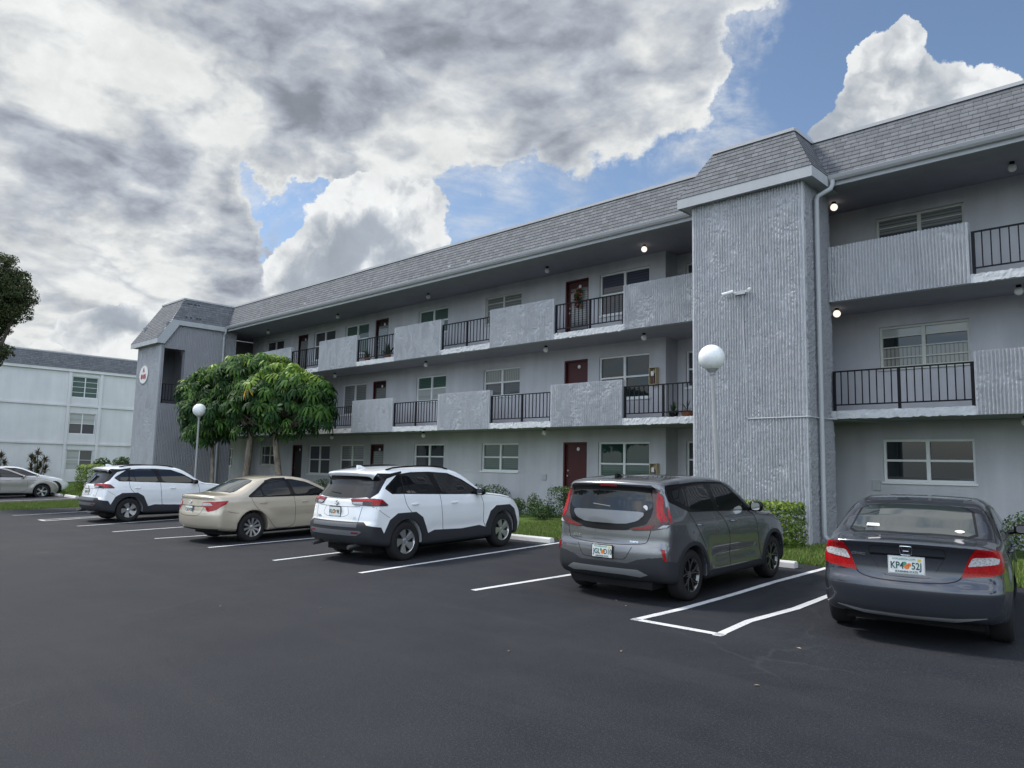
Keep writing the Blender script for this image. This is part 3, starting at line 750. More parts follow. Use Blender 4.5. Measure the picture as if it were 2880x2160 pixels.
# ---- gutter, fascia, mansard
def mansard(mb, x0, x1, yb, zb, yt, zt, cutL=0, cutR=0, rows=None, uv=None):
    pass
ZE, ZR, RUN, YR = 8.43, 9.62, .65, 17.40
class Roof:
    """courses of shingle, each a strip lapping the one below"""
    def __init__(s): s.V = []; s.F = []; s.UV = []
    def face(s, a0, a1, b1, b0, courses=10, lap=.010, u0=0):
        """a0-a1 eave edge, b0-b1 top edge (b0 above a0); corners may cut in"""
        a0, a1, b0, b1 = map(Vector, (a0, a1, b0, b1))
        n = (a1-a0).cross(b0-a0).normalized(); L = ((b0+b1)/2-(a0+a1)/2).length
        ud = (a1-a0).normalized()
        vd = n.cross(ud)
        for c in range(courses):
            t0, t1 = c/courses, (c+1)/courses
            p0, p1 = a0.lerp(b0, t0)+n*lap, a1.lerp(b1, t0)+n*lap; q0, q1 = a0.lerp(b0, t1)+n*.001, a1.lerp(b1, t1)+n*.001
            r0, r1 = a0.lerp(b0, t0)-n*.004, a1.lerp(b1, t0)-n*.004
            for quad in ((p0, p1, q1, q0), (r0, r1, p1, p0)):
                k = len(s.V); s.V += [tuple(v) for v in quad]; s.F.append((k, k+1, k+2, k+3))
                for v in quad:
                    w = v-a0; s.UV.append((w.dot(ud)+u0, (w.dot(vd)/L)*courses*.143))
    def build(s, name, parent=None):
        o = np_obj(name, s.V, s.F, M['shingle'], smooth=False); uvl = o.data.uv_layers.new(name='UVMap')
        uvl.data.foreach_set('uv', np.array(s.UV, float).ravel())
        o.parent = bld; o.location = -BO
        return o
rf = Roof()
# main runs; the stair-tower roofs join them at 45-degree valleys
TX0, TX1, TY = -9.70, -6.33, 15.80             # near tower fascia box
rf.face((-36.35, GY, ZE), (TX0, GY, ZE), (TX0+RUN, YR, ZR), (-37.0, YR, ZR))
rf.face((TX1, GY, ZE), (XR, GY, ZE), (XR, YR, ZR), (TX1-RUN, YR, ZR), u0=3.3)
# near tower: front, right and left slopes
TYR = TY+.62
rf.face((TX0, TY, ZE), (TX1, TY, ZE), (TX1-RUN, TYR, ZR), (TX0+RUN, TYR, ZR), u0=1.7)
rf.face((TX1, TY, ZE), (TX1, GY, ZE), (TX1-RUN, YR, ZR), (TX1-RUN, TYR, ZR), u0=.4)
rf.face((TX0, GY, ZE), (TX0, TY, ZE), (TX0+RUN, TYR, ZR), (TX0+RUN, YR, ZR), u0=.9)
# left wing
WX = -36.35
WYF, WZF = 13.45, 7.45                         # lower front eave
wr = 14.85                                     # ridge line of the wing front
sl = (ZR-WZF)/(wr-WYF)
yk = WYF+(ZE-WZF)/sl                           # where the side eave starts, at main eave height
n_ = 19; tk_ = (ZE-WZF)/(ZR-WZF)
_fn = lambda t: (WYF+(wr-WYF)*t, WZF+(ZR-WZF)*t)
for c_ in range(n_):
    ta, tb = c_/n_, (c_+1)/n_
    xa_ = WX-RUN*max(0, (ta-tk_)/(1-tk_)); xb_ = WX-RUN*max(0, (tb-tk_)/(1-tk_)); (ya_, za_), (yb_, zb_) = _fn(ta), _fn(tb)
    rf.face((-39.75, ya_, za_), (xa_, ya_, za_), (xb_, yb_, zb_), (-39.75, yb_, zb_), courses=1, u0=.3)
    for q in range(-8, 0): rf.UV[q] = (rf.UV[q][0], rf.UV[q][1]+.143*c_)
rf.face((WX, yk, ZE), (WX, GY, ZE), (WX-RUN, YR, ZR), (WX-RUN, wr, ZR), u0=2.2)
rf.build('roof')
mb = MB()                                        # flat deck and metal edge strips
mb.box(-39.0, XR, YR+.02, 31, 9.5, 9.56)
mb.box(TX0+RUN, TX1-RUN, TYR+.02, YR+.02, 9.5, 9.56)
mb.box(-38.3, -37.02, wr+.02, YR+.02, 9.5, 9.56)
P(mb, 'roof_deck', M['trim'])
mb = MB()
def strip(a, b, h=.075, t=.05):
    a, b = Vector(a), Vector(b); d = (b-a).normalized(); n = Vector((d.y, -d.x, 0))*t
    V = [a-n*.2, b-n*.2, b+n, a+n]; V2 = [v+Vector((0, 0, h)) for v in V]
    mb.add(V+V2, [(3, 2, 1, 0), (4, 5, 6, 7), (0, 1, 5, 4), (1, 2, 6, 5), (2, 3, 7, 6), (3, 0, 4, 7)])
strip((-37.0, YR, ZR-.01), (TX0+RUN, YR, ZR-.01)); strip((TX1-RUN, YR, ZR-.01), (XR, YR, ZR-.01))
strip((TX0+RUN, TYR, ZR-.01), (TX1-RUN+.03, TYR, ZR-.01)); strip((TX1-RUN, TYR, ZR-.01), (TX1-RUN, YR, ZR-.01)); strip((TX0+RUN, YR, ZR-.01), (TX0+RUN, TYR, ZR-.01))
strip((-39.75, wr, ZR-.01), (WX-RUN+.03, wr, ZR-.01)); strip((WX-RUN, wr, ZR-.01), (WX-RUN, YR, ZR-.01))
P(mb, 'drip_edge', M['gut'])
mb = MB()
gp = [(GY-.06, 8.44), (GY-.075, 8.43), (GY-.065, 8.40), (GY-.05, 8.36), (GY-.01, 8.315), (GY+.06, 8.31), (GY+.06, 8.44), (GY+.04, 8.44), (GY+.04, 8.33), (GY-.04, 8.40)]
for a, b in ((WX+.02, TX0-.01), (TX1+.01, XR)): mb.prism([(p[0], p[1]) for p in gp[:7]], 0, a, b)
P(mb, 'gutter', M['gut'])
mb = MB()
for a, b in ((WX+.02, TX0-.01), (TX1+.01, XR)): mb.box(a, b, GY+.062, GY+.09, 8.22, 8.44)
P(mb, 'fascia_board', M['trim'])
# near tower fascia box + soffit
mb = MB(); zf0, zf1 = 8.185, 8.425
mb.box(TX0, TX1, TY, TY+.03, zf0, zf1); mb.box(TX1-.03, TX1, TY+.031, GY+.05, zf0, zf1); mb.box(TX0, TX0+.03, TY+.031, GY+.05, zf0, zf1)
mb.box(TX0+.031, TX1-.031, TY+.031, 17.3, zf0+.02, zf0+.05)
P(mb, 'fascia', M['trim'])
# wing fascia with its raked step
mb = MB(); h = .24
mb.box(-39.75, WX, WYF, WYF+.03, WZF-h, WZF)
def sidepoly(x0, x1, pts): mb.prism(pts, 0, x0, x1)
y1 = WYF+.35
sidepoly(WX-.03, WX, [(WYF+.031, WZF-h), (y1, WZF-h), (y1+(ZE-WZF)/sl, ZE-h), (GY+.05, ZE-h), (GY+.05, ZE-.003), (yk+.01, ZE-.003), (WYF+.031, WZF+.03)])
mb.box(-39.7, WX-.031, WYF+.031, WYF+.35, WZF-h+.02, WZF-h+.05)
P(mb, 'fascia', M['trim'])
# ---- near stair tower: ribbed front, rough sides
relief_panel('tower_front', -9.39, -6.61, -.3, 8.24, 16.0, 7, depth=.10, res=.0125, rough=.42, plain=.09)
def rough_side(name, y0, y1, z0, z1, x, seed, res=.022, amp=.02):
    rg = np.random.default_rng(seed); ny = int((y1-y0)/res)+1; nz = int((z1-z0)/res)+1
    Y = np.linspace(y0, y1, ny); Z = np.linspace(z0, z1, nz)
    D = noise2(rg, nz, ny, 1.6, 1.3)*amp+noise2(rg, nz, ny, 4, 3)*amp*.8
    YY, ZZ = np.meshgrid(Y, Z); V = np.stack([x+D, YY, ZZ], -1).reshape(-1, 3); I = np.arange(nz*ny).reshape(nz, ny)
    F = np.stack([I[:-1, :-1], I[:-1, 1:], I[1:, 1:], I[1:, :-1]], -1).reshape(-1, 4)
    return V, F.tolist()
V, F = rough_side('s', 16.02, 17.45, -.3, 8.24, -6.63, 3)
mb = MB(); mb.add(V, F); mb.box(-9.37, -6.635, 16.11, 17.45, -.3, 8.24)
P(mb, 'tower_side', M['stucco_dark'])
# ---- left wing body
relief_panel('wing_front', -39.35, -36.5, -.5, 7.5, 13.7, 21, depth=.12, res=.017, rough=.62, plain=.08)
def rs(y0, y1, z0, z1, seed, ribby=False):
    X, Z, D = ribs(y0, y1, z0, z1, seed, pitch=.075, amp=.035, res=.02, rough=.7)
    YY, ZZ = np.meshgrid(X, Z); nz, nx = D.shape
    V = np.stack([-36.5+D, YY, ZZ], -1).reshape(-1, 3); I = np.arange(nz*nx).reshape(nz, nx)
    return V, np.stack([I[:-1, :-1], I[:-1, 1:], I[1:, 1:], I[1:, :-1]], -1).reshape(-1, 4).tolist()
mb = MB()
oy0, oy1, oz0, oz1 = 13.86, 14.82, 4.38, 7.02
for i, q in enumerate([(13.72, oy0, -.5, oz0), (13.72, oy0, oz0, 7.35), (oy0, oy1, -.5, oz0), (oy0, oy1, oz1, 8.30), (oy1, 17.4, -.5, oz0), (oy1, 17.4, oz0, 8.32)]):
    V, F = rs(*q, 40+i); mb.add(V, F)
mb.quad((-36.5, oy0, oz0), (-36.5, oy0, oz1), (-36.75, oy0, oz1), (-36.75, oy0, oz0)); mb.quad((-36.5, oy1, oz1), (-36.5, oy1, oz0), (-36.75, oy1, oz0), (-36.75, oy1, oz1))
mb.quad((-36.5, oy0, oz0), (-36.75, oy0, oz0), (-36.75, oy1, oz0), (-36.5, oy1, oz0)); mb.quad((-36.5, oy0, oz1), (-36.5, oy1, oz1), (-36.75, oy1, oz1), (-36.75, oy0, oz1))
mb.box(-39.33, -36.6, 17.25, 17.4, -.5, 8.3); mb.box(-39.34, -39.2, 13.83, 17.24, -.5, 8.3); mb.box(-39.34, -39.2, 17.41, 19.64, 3.0, 8.3)  # last box added only to keep the sun off the alcove wall
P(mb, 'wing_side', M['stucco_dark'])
mb = MB(); mb.box(-39.1, -36.8, 15.4, 15.5, 3, 8.3); mb.box(-39.1, -36.76, 13.9, 17.2, 4.2, 4.3); mb.box(-39.1, -36.76, 14.7, 17.2, 8.24, 8.3)
P(mb, 'stair_lobby_wall', M['wall'])
# dark patches in the wing roof where shingles are missing
mb = MB()
for y, t in ((14.72, .14), (14.95, .14), (15.25, .14), (15.4, .14), (14.95, .78), (15.08, .78), (15.28, .78), (15.45, .78)):
    x = WX-RUN*t; z = ZE+(ZR-ZE)*t
    mb.quad((x+.014, y, z), (x+.014, y+.10, z), (x-.045+.014, y+.10, z+.085), (x-.045+.014, y, z+.085))
P(mb, 'bare_roof_patch', mat('tar_paper', (.03, .03, .035), .9))
# ---- railings
def railing(x0, x1, z, post_at, y=PY_+.05, h=1.06, axis='x'):
    mb = MB()
    def bar(a, b, w, c, d):
        if axis == 'x': mb.box(a, b, y-w, y+w, c, d)
        else: mb.box(y-w, y+w, a, b, c, d)
    zb = z+.19
    bar(x0, x1, .022, zb+h-.17-.03, zb+h-.17)         # top rail
    ps = [x0+.03]+list(post_at)+[x1-.03]
    for p in ps: bar(p-.028, p+.028, .026, z+.15, zb+h-.2)
    for a, b in zip(ps[:-1], ps[1:]):
        bar(a+.028, b-.028, .014, zb+.10, zb+.13)
        n = max(2, round((b-a)/.155))
        for q in range(1, n):
            c = a+(b-a)*q/n; bar(c-.0105, c+.0105, .0105, zb+.13, zb+h-.2)
    return mb
RAILS = [(1, -28.35, -25.71, [-27.0]), (1, -33.6, -31.0, [-32.3]), (1, -23.0, -20.41, [-21.7]), (1, -17.74, -15.1, [-16.33]), (1, -12.38, -9.42, [-11.1]), (1, -6.58, -3.76, [-5.18]), (1, -1.08, 4.2, [.2, 1.5, 2.8]),
         (2, -36.45, -33.5, [-35.0]), (2, -30.78, -28.44, [-29.6]), (2, -25.58, -23.11, [-24.3]), (2, -20.33, -17.85, [-19.02]), (2, -14.98, -12.4, [-13.63]), (2, -3.70, 1.5, [-2.4, -1.1, .2]), (2, 4.2, 6.8, [5.5])]
for k, a, b, ps in RAILS: P(railing(a, b, slab_z(k-1), ps), 'railing', M['black_iron'])
P(railing(oy0+.02, oy1-.02, oz0-.14, [], y=-36.55, axis='y'), 'railing', M['black_iron'])
# ---- ceiling globes
def globe_light(x, z, lit, y=18.1, R_=.085):
    mb = MB(); mb.lathe([(0, 0), (.05, 0), (.05, -.035), (.035, -.045)], 14, (x, y, z))
    b = P(mb, 'ceiling_light', M['black_iron'], smooth=True)
    mb = MB(); mb.lathe([(.001, -.045-2*R_)]+[(R_*math.sin(t), -.045-R_-R_*math.cos(t)) for t in np.linspace(.15, math.pi-.35, 12)], 18, (x, y, z))
    mb.build('globe', M['globe_lit'] if lit else M['globe'], b, smooth=True)
for x in (-34.6, -28.37, -22.13, -16.03, -12.23, -6.73, -3.05, 2.5):
    globe_light(x, 8.31, x in (-12.23, -6.73)); globe_light(x, 5.67, x == -6.73)
    if x not in (-12.23, -6.73): globe_light(x, 2.97, False)
# ---- downpipes
def pipe(name, pts, r=.045, m='trim', n=10, smooth=True):
    return P(MB().tube(pts, r, n), name, M[m], smooth=smooth)
pipe('downpipe', [(-6.24, 16.72, 8.33), (-6.24, 16.72, 8.22), (-6.27, 16.68, 8.12), (-6.40, 16.58, 8.02), (-6.50, 16.52, 7.95), (-6.52, 16.5, 7.85), (-6.52, 16.5, .45), (-6.50, 16.5, .36), (-6.38, 16.47, .28), (-6.1, 16.42, .25)], .05)
pipe('downpipe', [(-9.78, 16.72, 8.33), (-9.78, 16.72, 8.2), (-9.74, 16.7, 8.1), (-9.62, 16.68, 8.05), (-9.46, 16.68, 8.02), (-9.43, 16.7, 7.9), (-9.43, 16.7, .3)], .045)
pipe('downpipe', [(-36.25, 16.70, 8.33), (-36.25, 16.7, 8.2), (-36.30, 16.7, 8.1), (-36.42, 16.7, 7.95), (-36.43, 16.7, .2)], .05)
# conduit up the tower to the cameras
P(MB().tube([(-8.07, 15.955, 5.80), (-7.99, 15.955, 2.95), (-7.95, 15.955, 2.92), (-6.60, 15.955, 2.93), (-6.565, 15.99, 2.93), (-6.565, 16.45, 2.93), (-6.5, 17.4, 2.95), (-5.9, 18.6, 2.94), (2, 18.93, 2.94)], .016, 8), 'conduit', M['trim'], smooth=True)
# utility boxes
bx_ = MB().box(-16.87, -16.69, WY-.06, WY-.002, 1.32, 1.50); P(bx_, 'meter_box', M['trim'], bevel=.006)
bx_ = MB().box(-6.33, -6.15, WY-.04, WY-.002, 1.35, 1.6); P(bx_, 'meter_box', M['trim'], bevel=.006)
# roof vents seen just above the gutter
for x in (-29.2, -19.6, -18.6):
    P(MB().box(x, x+.14, GY+.12, GY+.22, ZE+.1, ZE+.28), 'roof_vent', M['trim'])

# ================================================================== things fixed to / standing on the building
def fire_cabinet(x, y, z, label):
    e = empty('extinguisher_cabinet', (x, y, z), label=label, cat='fire cabinet', group='fire extinguisher cabinets by the alcove')
    mb = MB(); w, d, h, t = .25, .17, .52, .02
    mb.box(0, w, -d, 0, 0, t); mb.box(0, w, -d, 0, h-t, h); mb.box(0, t, -d, 0, t, h-t); mb.box(w-t, w, -d, 0, t, h-t); mb.box(t, w-t, -.012, 0, t, h-t)
    mb.build('cabinet_case', M['wood_tan'], e)
    mb = MB(); mb.lathe([(0, 0), (.05, .0), (.052, .02), (.052, .26), (.03, .31), (.015, .33), (.015, .36)], 14, (w/2, -.085, t)); mb.build('extinguisher', mat('ext_dark', (.09, .035, .03), .4), e, smooth=True)
    mb = MB(); mb.box(w/2-.055, w/2+.045, -d+.004, -d+.008, .26, .40); mb.build('inspection_tag', M['white_plastic'], e)
    return e
fire_cabinet(-12.53, WY-.003, 1.40, 'tan fire extinguisher cabinet on the ground floor wall right of the green shuttered window')
fire_cabinet(-12.55, WY-.003, 4.25, 'tan fire extinguisher cabinet on the middle floor wall beside the window reflecting branches')
# security cameras
e = empty('security_camera', (-8.07, 15.94, 5.86), label='pair of white security cameras on a junction box high on the ribbed tower', cat='security camera')
MB().box(-.16, .10, -.05, 0, -.05, .03).build('junction_box', M['trim'], e)
for s in (-1, 1):
    c = (-.26 if s < 0 else .22)
    mb = MB(); mb.tube([(c*.5, -.03, 0), (c*.8, -.05, 0), (c, -.09, .02)], .022, 10); mb.build('bracket', M['white_plastic'], e, smooth=True)
    mb = MB(); mb.tube([(c+.06*s*0, -.06, .035), (c+.03*s, -.22, -.03)] if s > 0 else [(c+.08, -.08, .03), (c-.14, -.20, -.04)], .042, 14); mb.build('camera_body', M['white_plastic'], e, smooth=True)
# oval address sign
def text_mesh(body, size, loc, rot, material, parent, name='lettering', ext=.004, bold=.0, sx=1.0):
    cu = bpy.data.curves.new(name, 'FONT'); cu.body = body; cu.size = size; cu.extrude = ext; cu.align_x = 'CENTER'; cu.align_y = 'CENTER'; cu.offset = bold
    t = bpy.data.objects.new(name+'_tmp', cu); COL.objects.link(t)
    dg = bpy.context.evaluated_depsgraph_get(); me = bpy.data.meshes.new_from_object(t.evaluated_get(dg))
    bpy.data.objects.remove(t); bpy.data.curves.remove(cu)
    me.materials.clear(); me.materials.append(material)
    o = bpy.data.objects.new(name, me); COL.objects.link(o); o.parent = parent; o.location = loc; o.rotation_euler = rot; o.scale = (sx, 1, 1)
    return o
e = empty('address_sign', (-38.26, 13.66, 5.84), label='white oval address sign with raised red characters on the left stair tower', cat='sign')
n = 40; mb = MB(); mb.prism([(.54*math.cos(2*math.pi*i/n), .43*math.sin(2*math.pi*i/n)) for i in range(n)], 1, -.03, 0); mb.build('sign_board', M['white_plastic'], e)
mb = MB(); rr = [(.56*math.cos(2*math.pi*i/n), -.02, .45*math.sin(2*math.pi*i/n)) for i in range(n+1)]; mb.tube(rr, .022, 6, False); mb.build('rim', M['galv'], e, smooth=True)
text_mesh('A', .30, (0, -.035, .20), (R(90), 0, 0), M['red'], e, bold=.012)
text_mesh('8105', .30, (0, -.035, -.12), (R(90), 0, 0), M['red'], e, bold=.012, sx=1.05)

# ================================================================== cars
def smoothstep(x, a, b):
    t = np.clip((x-a)/(b-a), 0, 1); return t*t*(3-2*t)
def chaikin(P, n=2, closed=True, q=.25):
    P = np.asarray(P, float)
    for _ in range(n):
        Q = np.roll(P, -1, 0) if closed else P[1:]
        A = P if closed else P[:-1]
        N = np.empty((len(A)*2, P.shape[1])); N[0::2] = A*(1-q)+Q*q; N[1::2] = A*q+Q*(1-q)
        if not closed: N = np.vstack([P[:1], N, P[-1:]])
        P = N
    return P
def poly_sdf(P, X, Z):
    d = np.full(X.shape, 1e9); s = np.ones(X.shape)
    n = len(P)
    for i in range(n):
        a = P[i]; b = P[(i-1) % n]; ex, ez = b[0]-a[0], b[1]-a[1]; wx, wz = X-a[0], Z-a[1]
        t = np.clip((wx*ex+wz*ez)/max(ex*ex+ez*ez, 1e-12), 0, 1)
        d = np.minimum(d, (wx-ex*t)**2+(wz-ez*t)**2)
        c1 = Z >= a[1]; c2 = Z < b[1]; c3 = ex*wz > ez*wx
        flip = (c1 & c2 & c3) | (~c1 & ~c2 & ~c3)
        s = np.where(flip, -s, s)
    return s*np.sqrt(d)
def smax(a, b, k):
    h = np.clip(k-np.abs(a-b), 0, None)/k
    return np.maximum(a, b)+h*h*k*.25
class Body:
    def __init__(s, prof, plan, sec, wheels, R_, bow=(.10, .16), crown=.045, k=.07, zc=.75, bump=None, zbow=None, fl=(.0, .0), arch_in=.50, round_=2):
        P = chaikin(prof, round_)
        s.P = P; s.wheels = wheels; s.R = R_; s.bow = bow; s.crown = crown; s.k = k; s.zc = zc; s.bumpf = bump; s.fl = fl; s.arch_in = arch_in
        s.x0, s.x1 = P[:, 0].min(), P[:, 0].max(); s.z0, s.z1 = P[:, 1].min(), P[:, 1].max()
        s.res = .0125; m = .35
        s.gx = np.arange(s.x0-m, s.x1+m, s.res); s.gzz = np.arange(s.z0-m, s.z1+m, s.res)
        X, Z = np.meshgrid(s.gx, s.gzz, indexing='ij'); T = poly_sdf(P, X, Z)
        for _ in range(4):      # light blur rounds the creases
            T[1:-1, 1:-1] = (T[1:-1, 1:-1]*4+T[:-2, 1:-1]+T[2:, 1:-1]+T[1:-1, :-2]+T[1:-1, 2:])/8
        s.T = T
        xs = np.linspace(s.x0-.3, s.x1+.3, 400); pl = np.interp(xs, [p[0] for p in plan], [p[1] for p in plan])
        ker = np.hanning(31); ker /= ker.sum(); s.px = xs; s.pl = np.convolve(np.pad(pl, 15, 'edge'), ker, 'valid')
        zs = np.linspace(0, 2, 300); sc = np.interp(zs, [p[0] for p in sec], [p[1] for p in sec]); ker = np.hanning(13); ker /= ker.sum()
        s.sz = zs; s.sc = np.convolve(np.pad(sc, 6, 'edge'), ker, 'valid'); s.W = max(p[1] for p in plan)
    def S(s, x, z):
        u = np.clip((x-s.gx[0])/s.res, 0, len(s.gx)-1.001); v = np.clip((z-s.gzz[0])/s.res, 0, len(s.gzz)-1.001)
        i = u.astype(int); j = v.astype(int); a = u-i; b = v-j
        return (s.T[i, j]*(1-a)+s.T[i+1, j]*a)*(1-b)+(s.T[i, j+1]*(1-a)+s.T[i+1, j+1]*a)*b
    def w(s, x, z):
        w = np.interp(x, s.px, s.pl)+np.interp(z, s.sz, s.sc)
        for xa in s.wheels:
            r = np.sqrt((x-xa)**2+(z-s.R)**2); w = w+s.fl[0]*np.exp(-((r-s.R*1.18)/.13)**2)*(z < 1.0)
        # light crease and lower door dish
        w = w-s.fl[1]*np.exp(-((z-.52)/.11)**2)*smoothstep(x, s.wheels[0]+.45, s.wheels[0]+.7)*(1-smoothstep(x, s.wheels[1]-.7, s.wheels[1]-.45))
        return w
    def f0(s, p):
        x, y, z = p[..., 0], np.abs(p[..., 1]), p[..., 2]
        L = s.x1-s.x0; q = np.clip(y/s.W, 0, 1.2)
        rw = 1-smoothstep(x, s.x0+.15*L, s.x0+.45*L); fw = smoothstep(x, s.x0+.55*L, s.x0+.9*L)
        xx = x-s.bow[0]*q**2.6*rw*1.0+s.bow[1]*q**2.6*fw
        zz = z+s.crown*q**2*smoothstep(z, s.zc, s.zc+.35)
        a = s.S(xx, zz); b = (y-s.w(x, z))
        k = s.k
        d = smax(a, b, k)
        if s.bumpf is not None: d = s.bumpf(d, x, y, z)
        return d
    def f(s, p):
        d = s.f0(p); x, y, z = p[..., 0], np.abs(p[..., 1]), p[..., 2]
        for xa in s.wheels:
            r = np.sqrt((x-xa)**2+(z-s.R)**2); c = np.maximum(r-s.R-.055, s.arch_in-y); d = np.maximum(d, -c)
        return d
    def grad(s, p, fn, e=.004):
        g = np.stack([fn(p+np.eye(3)[i]*e)-fn(p-np.eye(3)[i]*e) for i in range(3)], -1)/(2*e)
        return g
    def mesh(s, h=.026):
        lo = np.array([s.x0-.06, -s.W-.10, s.z0-.06]); hi = np.array([s.x1+.06, s.W+.10, s.z1+.06])
        n = np.ceil((hi-lo)/h).astype(int)+1
        ax = [lo[i]+np.arange(n[i])*h for i in range(3)]; ax[1] = ax[1]-(ax[1].mean())
        G = np.stack(np.meshgrid(*ax, indexing='ij'), -1); V = s.f(G)
        ins = V < 0; nx, ny, nz = ins.shape
        # surface nets
        acc = np.zeros((nx-1, ny-1, nz-1, 3)); cnt = np.zeros((nx-1, ny-1, nz-1))
        sl = lambda a, ox, oy, oz: a[ox:nx-1+ox, oy:ny-1+oy, oz:nz-1+oz]
        for axis in range(3):
            o = [0, 0, 0]; others = [i for i in range(3) if i != axis]
            for p_ in (0, 1):
                for q_ in (0, 1):
                    o = [0, 0, 0]; o[others[0]] = p_; o[others[1]] = q_; o2 = list(o); o2[axis] += 1
                    a = sl(V, *o); b = sl(V, *o2); c = (a < 0) != (b < 0)
                    t = np.where(c, a/np.where(c, a-b, 1), 0)
                    pa = sl(G, *o); pb = sl(G, *o2)
                    acc += np.where(c[..., None], pa+(pb-pa)*t[..., None], 0); cnt += c
        act = cnt > 0; idx = -np.ones(act.shape, int); idx[act] = np.arange(act.sum()); VV = acc[act]/cnt[act][:, None]
        Fq = []
        for axis in range(3):
            A = np.take(ins, range(0, ins.shape[axis]-1), axis); B = np.take(ins, range(1, ins.shape[axis]), axis)
            e = np.argwhere(A != B); o1, o2 = [i for i in range(3) if i != axis]
            e = e[(e[:, o1] > 0) & (e[:, o2] > 0) & (e[:, o1] < np.array(act.shape)[o1]) & (e[:, o2] < np.array(act.shape)[o2])]
            e = e[e[:, axis] < act.shape[axis]]
            def gi(d1, d2):
                k = e.copy(); k[:, o1] -= d1; k[:, o2] -= d2; return idx[k[:, 0], k[:, 1], k[:, 2]]
            q = np.stack([gi(1, 1), gi(0, 1), gi(0, 0), gi(1, 0)], -1)
            inn = ins[e[:, 0], e[:, 1], e[:, 2]]
            fl = inn if axis != 1 else ~inn
            q = np.where(fl[:, None], q, q[:, ::-1]); Fq.append(q)
        Fq = np.concatenate(Fq); Fq = Fq[(Fq >= 0).all(1)]
        for _ in range(3):
            g = s.grad(VV, s.f); v = s.f(VV); st = v[:, None]*g/np.maximum((g*g).sum(1), .2)[:, None]
            ln = np.linalg.norm(st, axis=1, keepdims=True); st *= np.minimum(1, h*.5/np.maximum(ln, 1e-9)); VV = VV-st
        return VV, Fq
    def march(s, o, d, fn=None):
        fn = fn or s.f0; p = o.copy(); live = np.ones(len(p), bool)
        for _ in range(90):
            v = fn(p); p = p+d*np.clip(v, -.05, .4)[:, None]*.75
        return p, np.abs(fn(p)) < .02
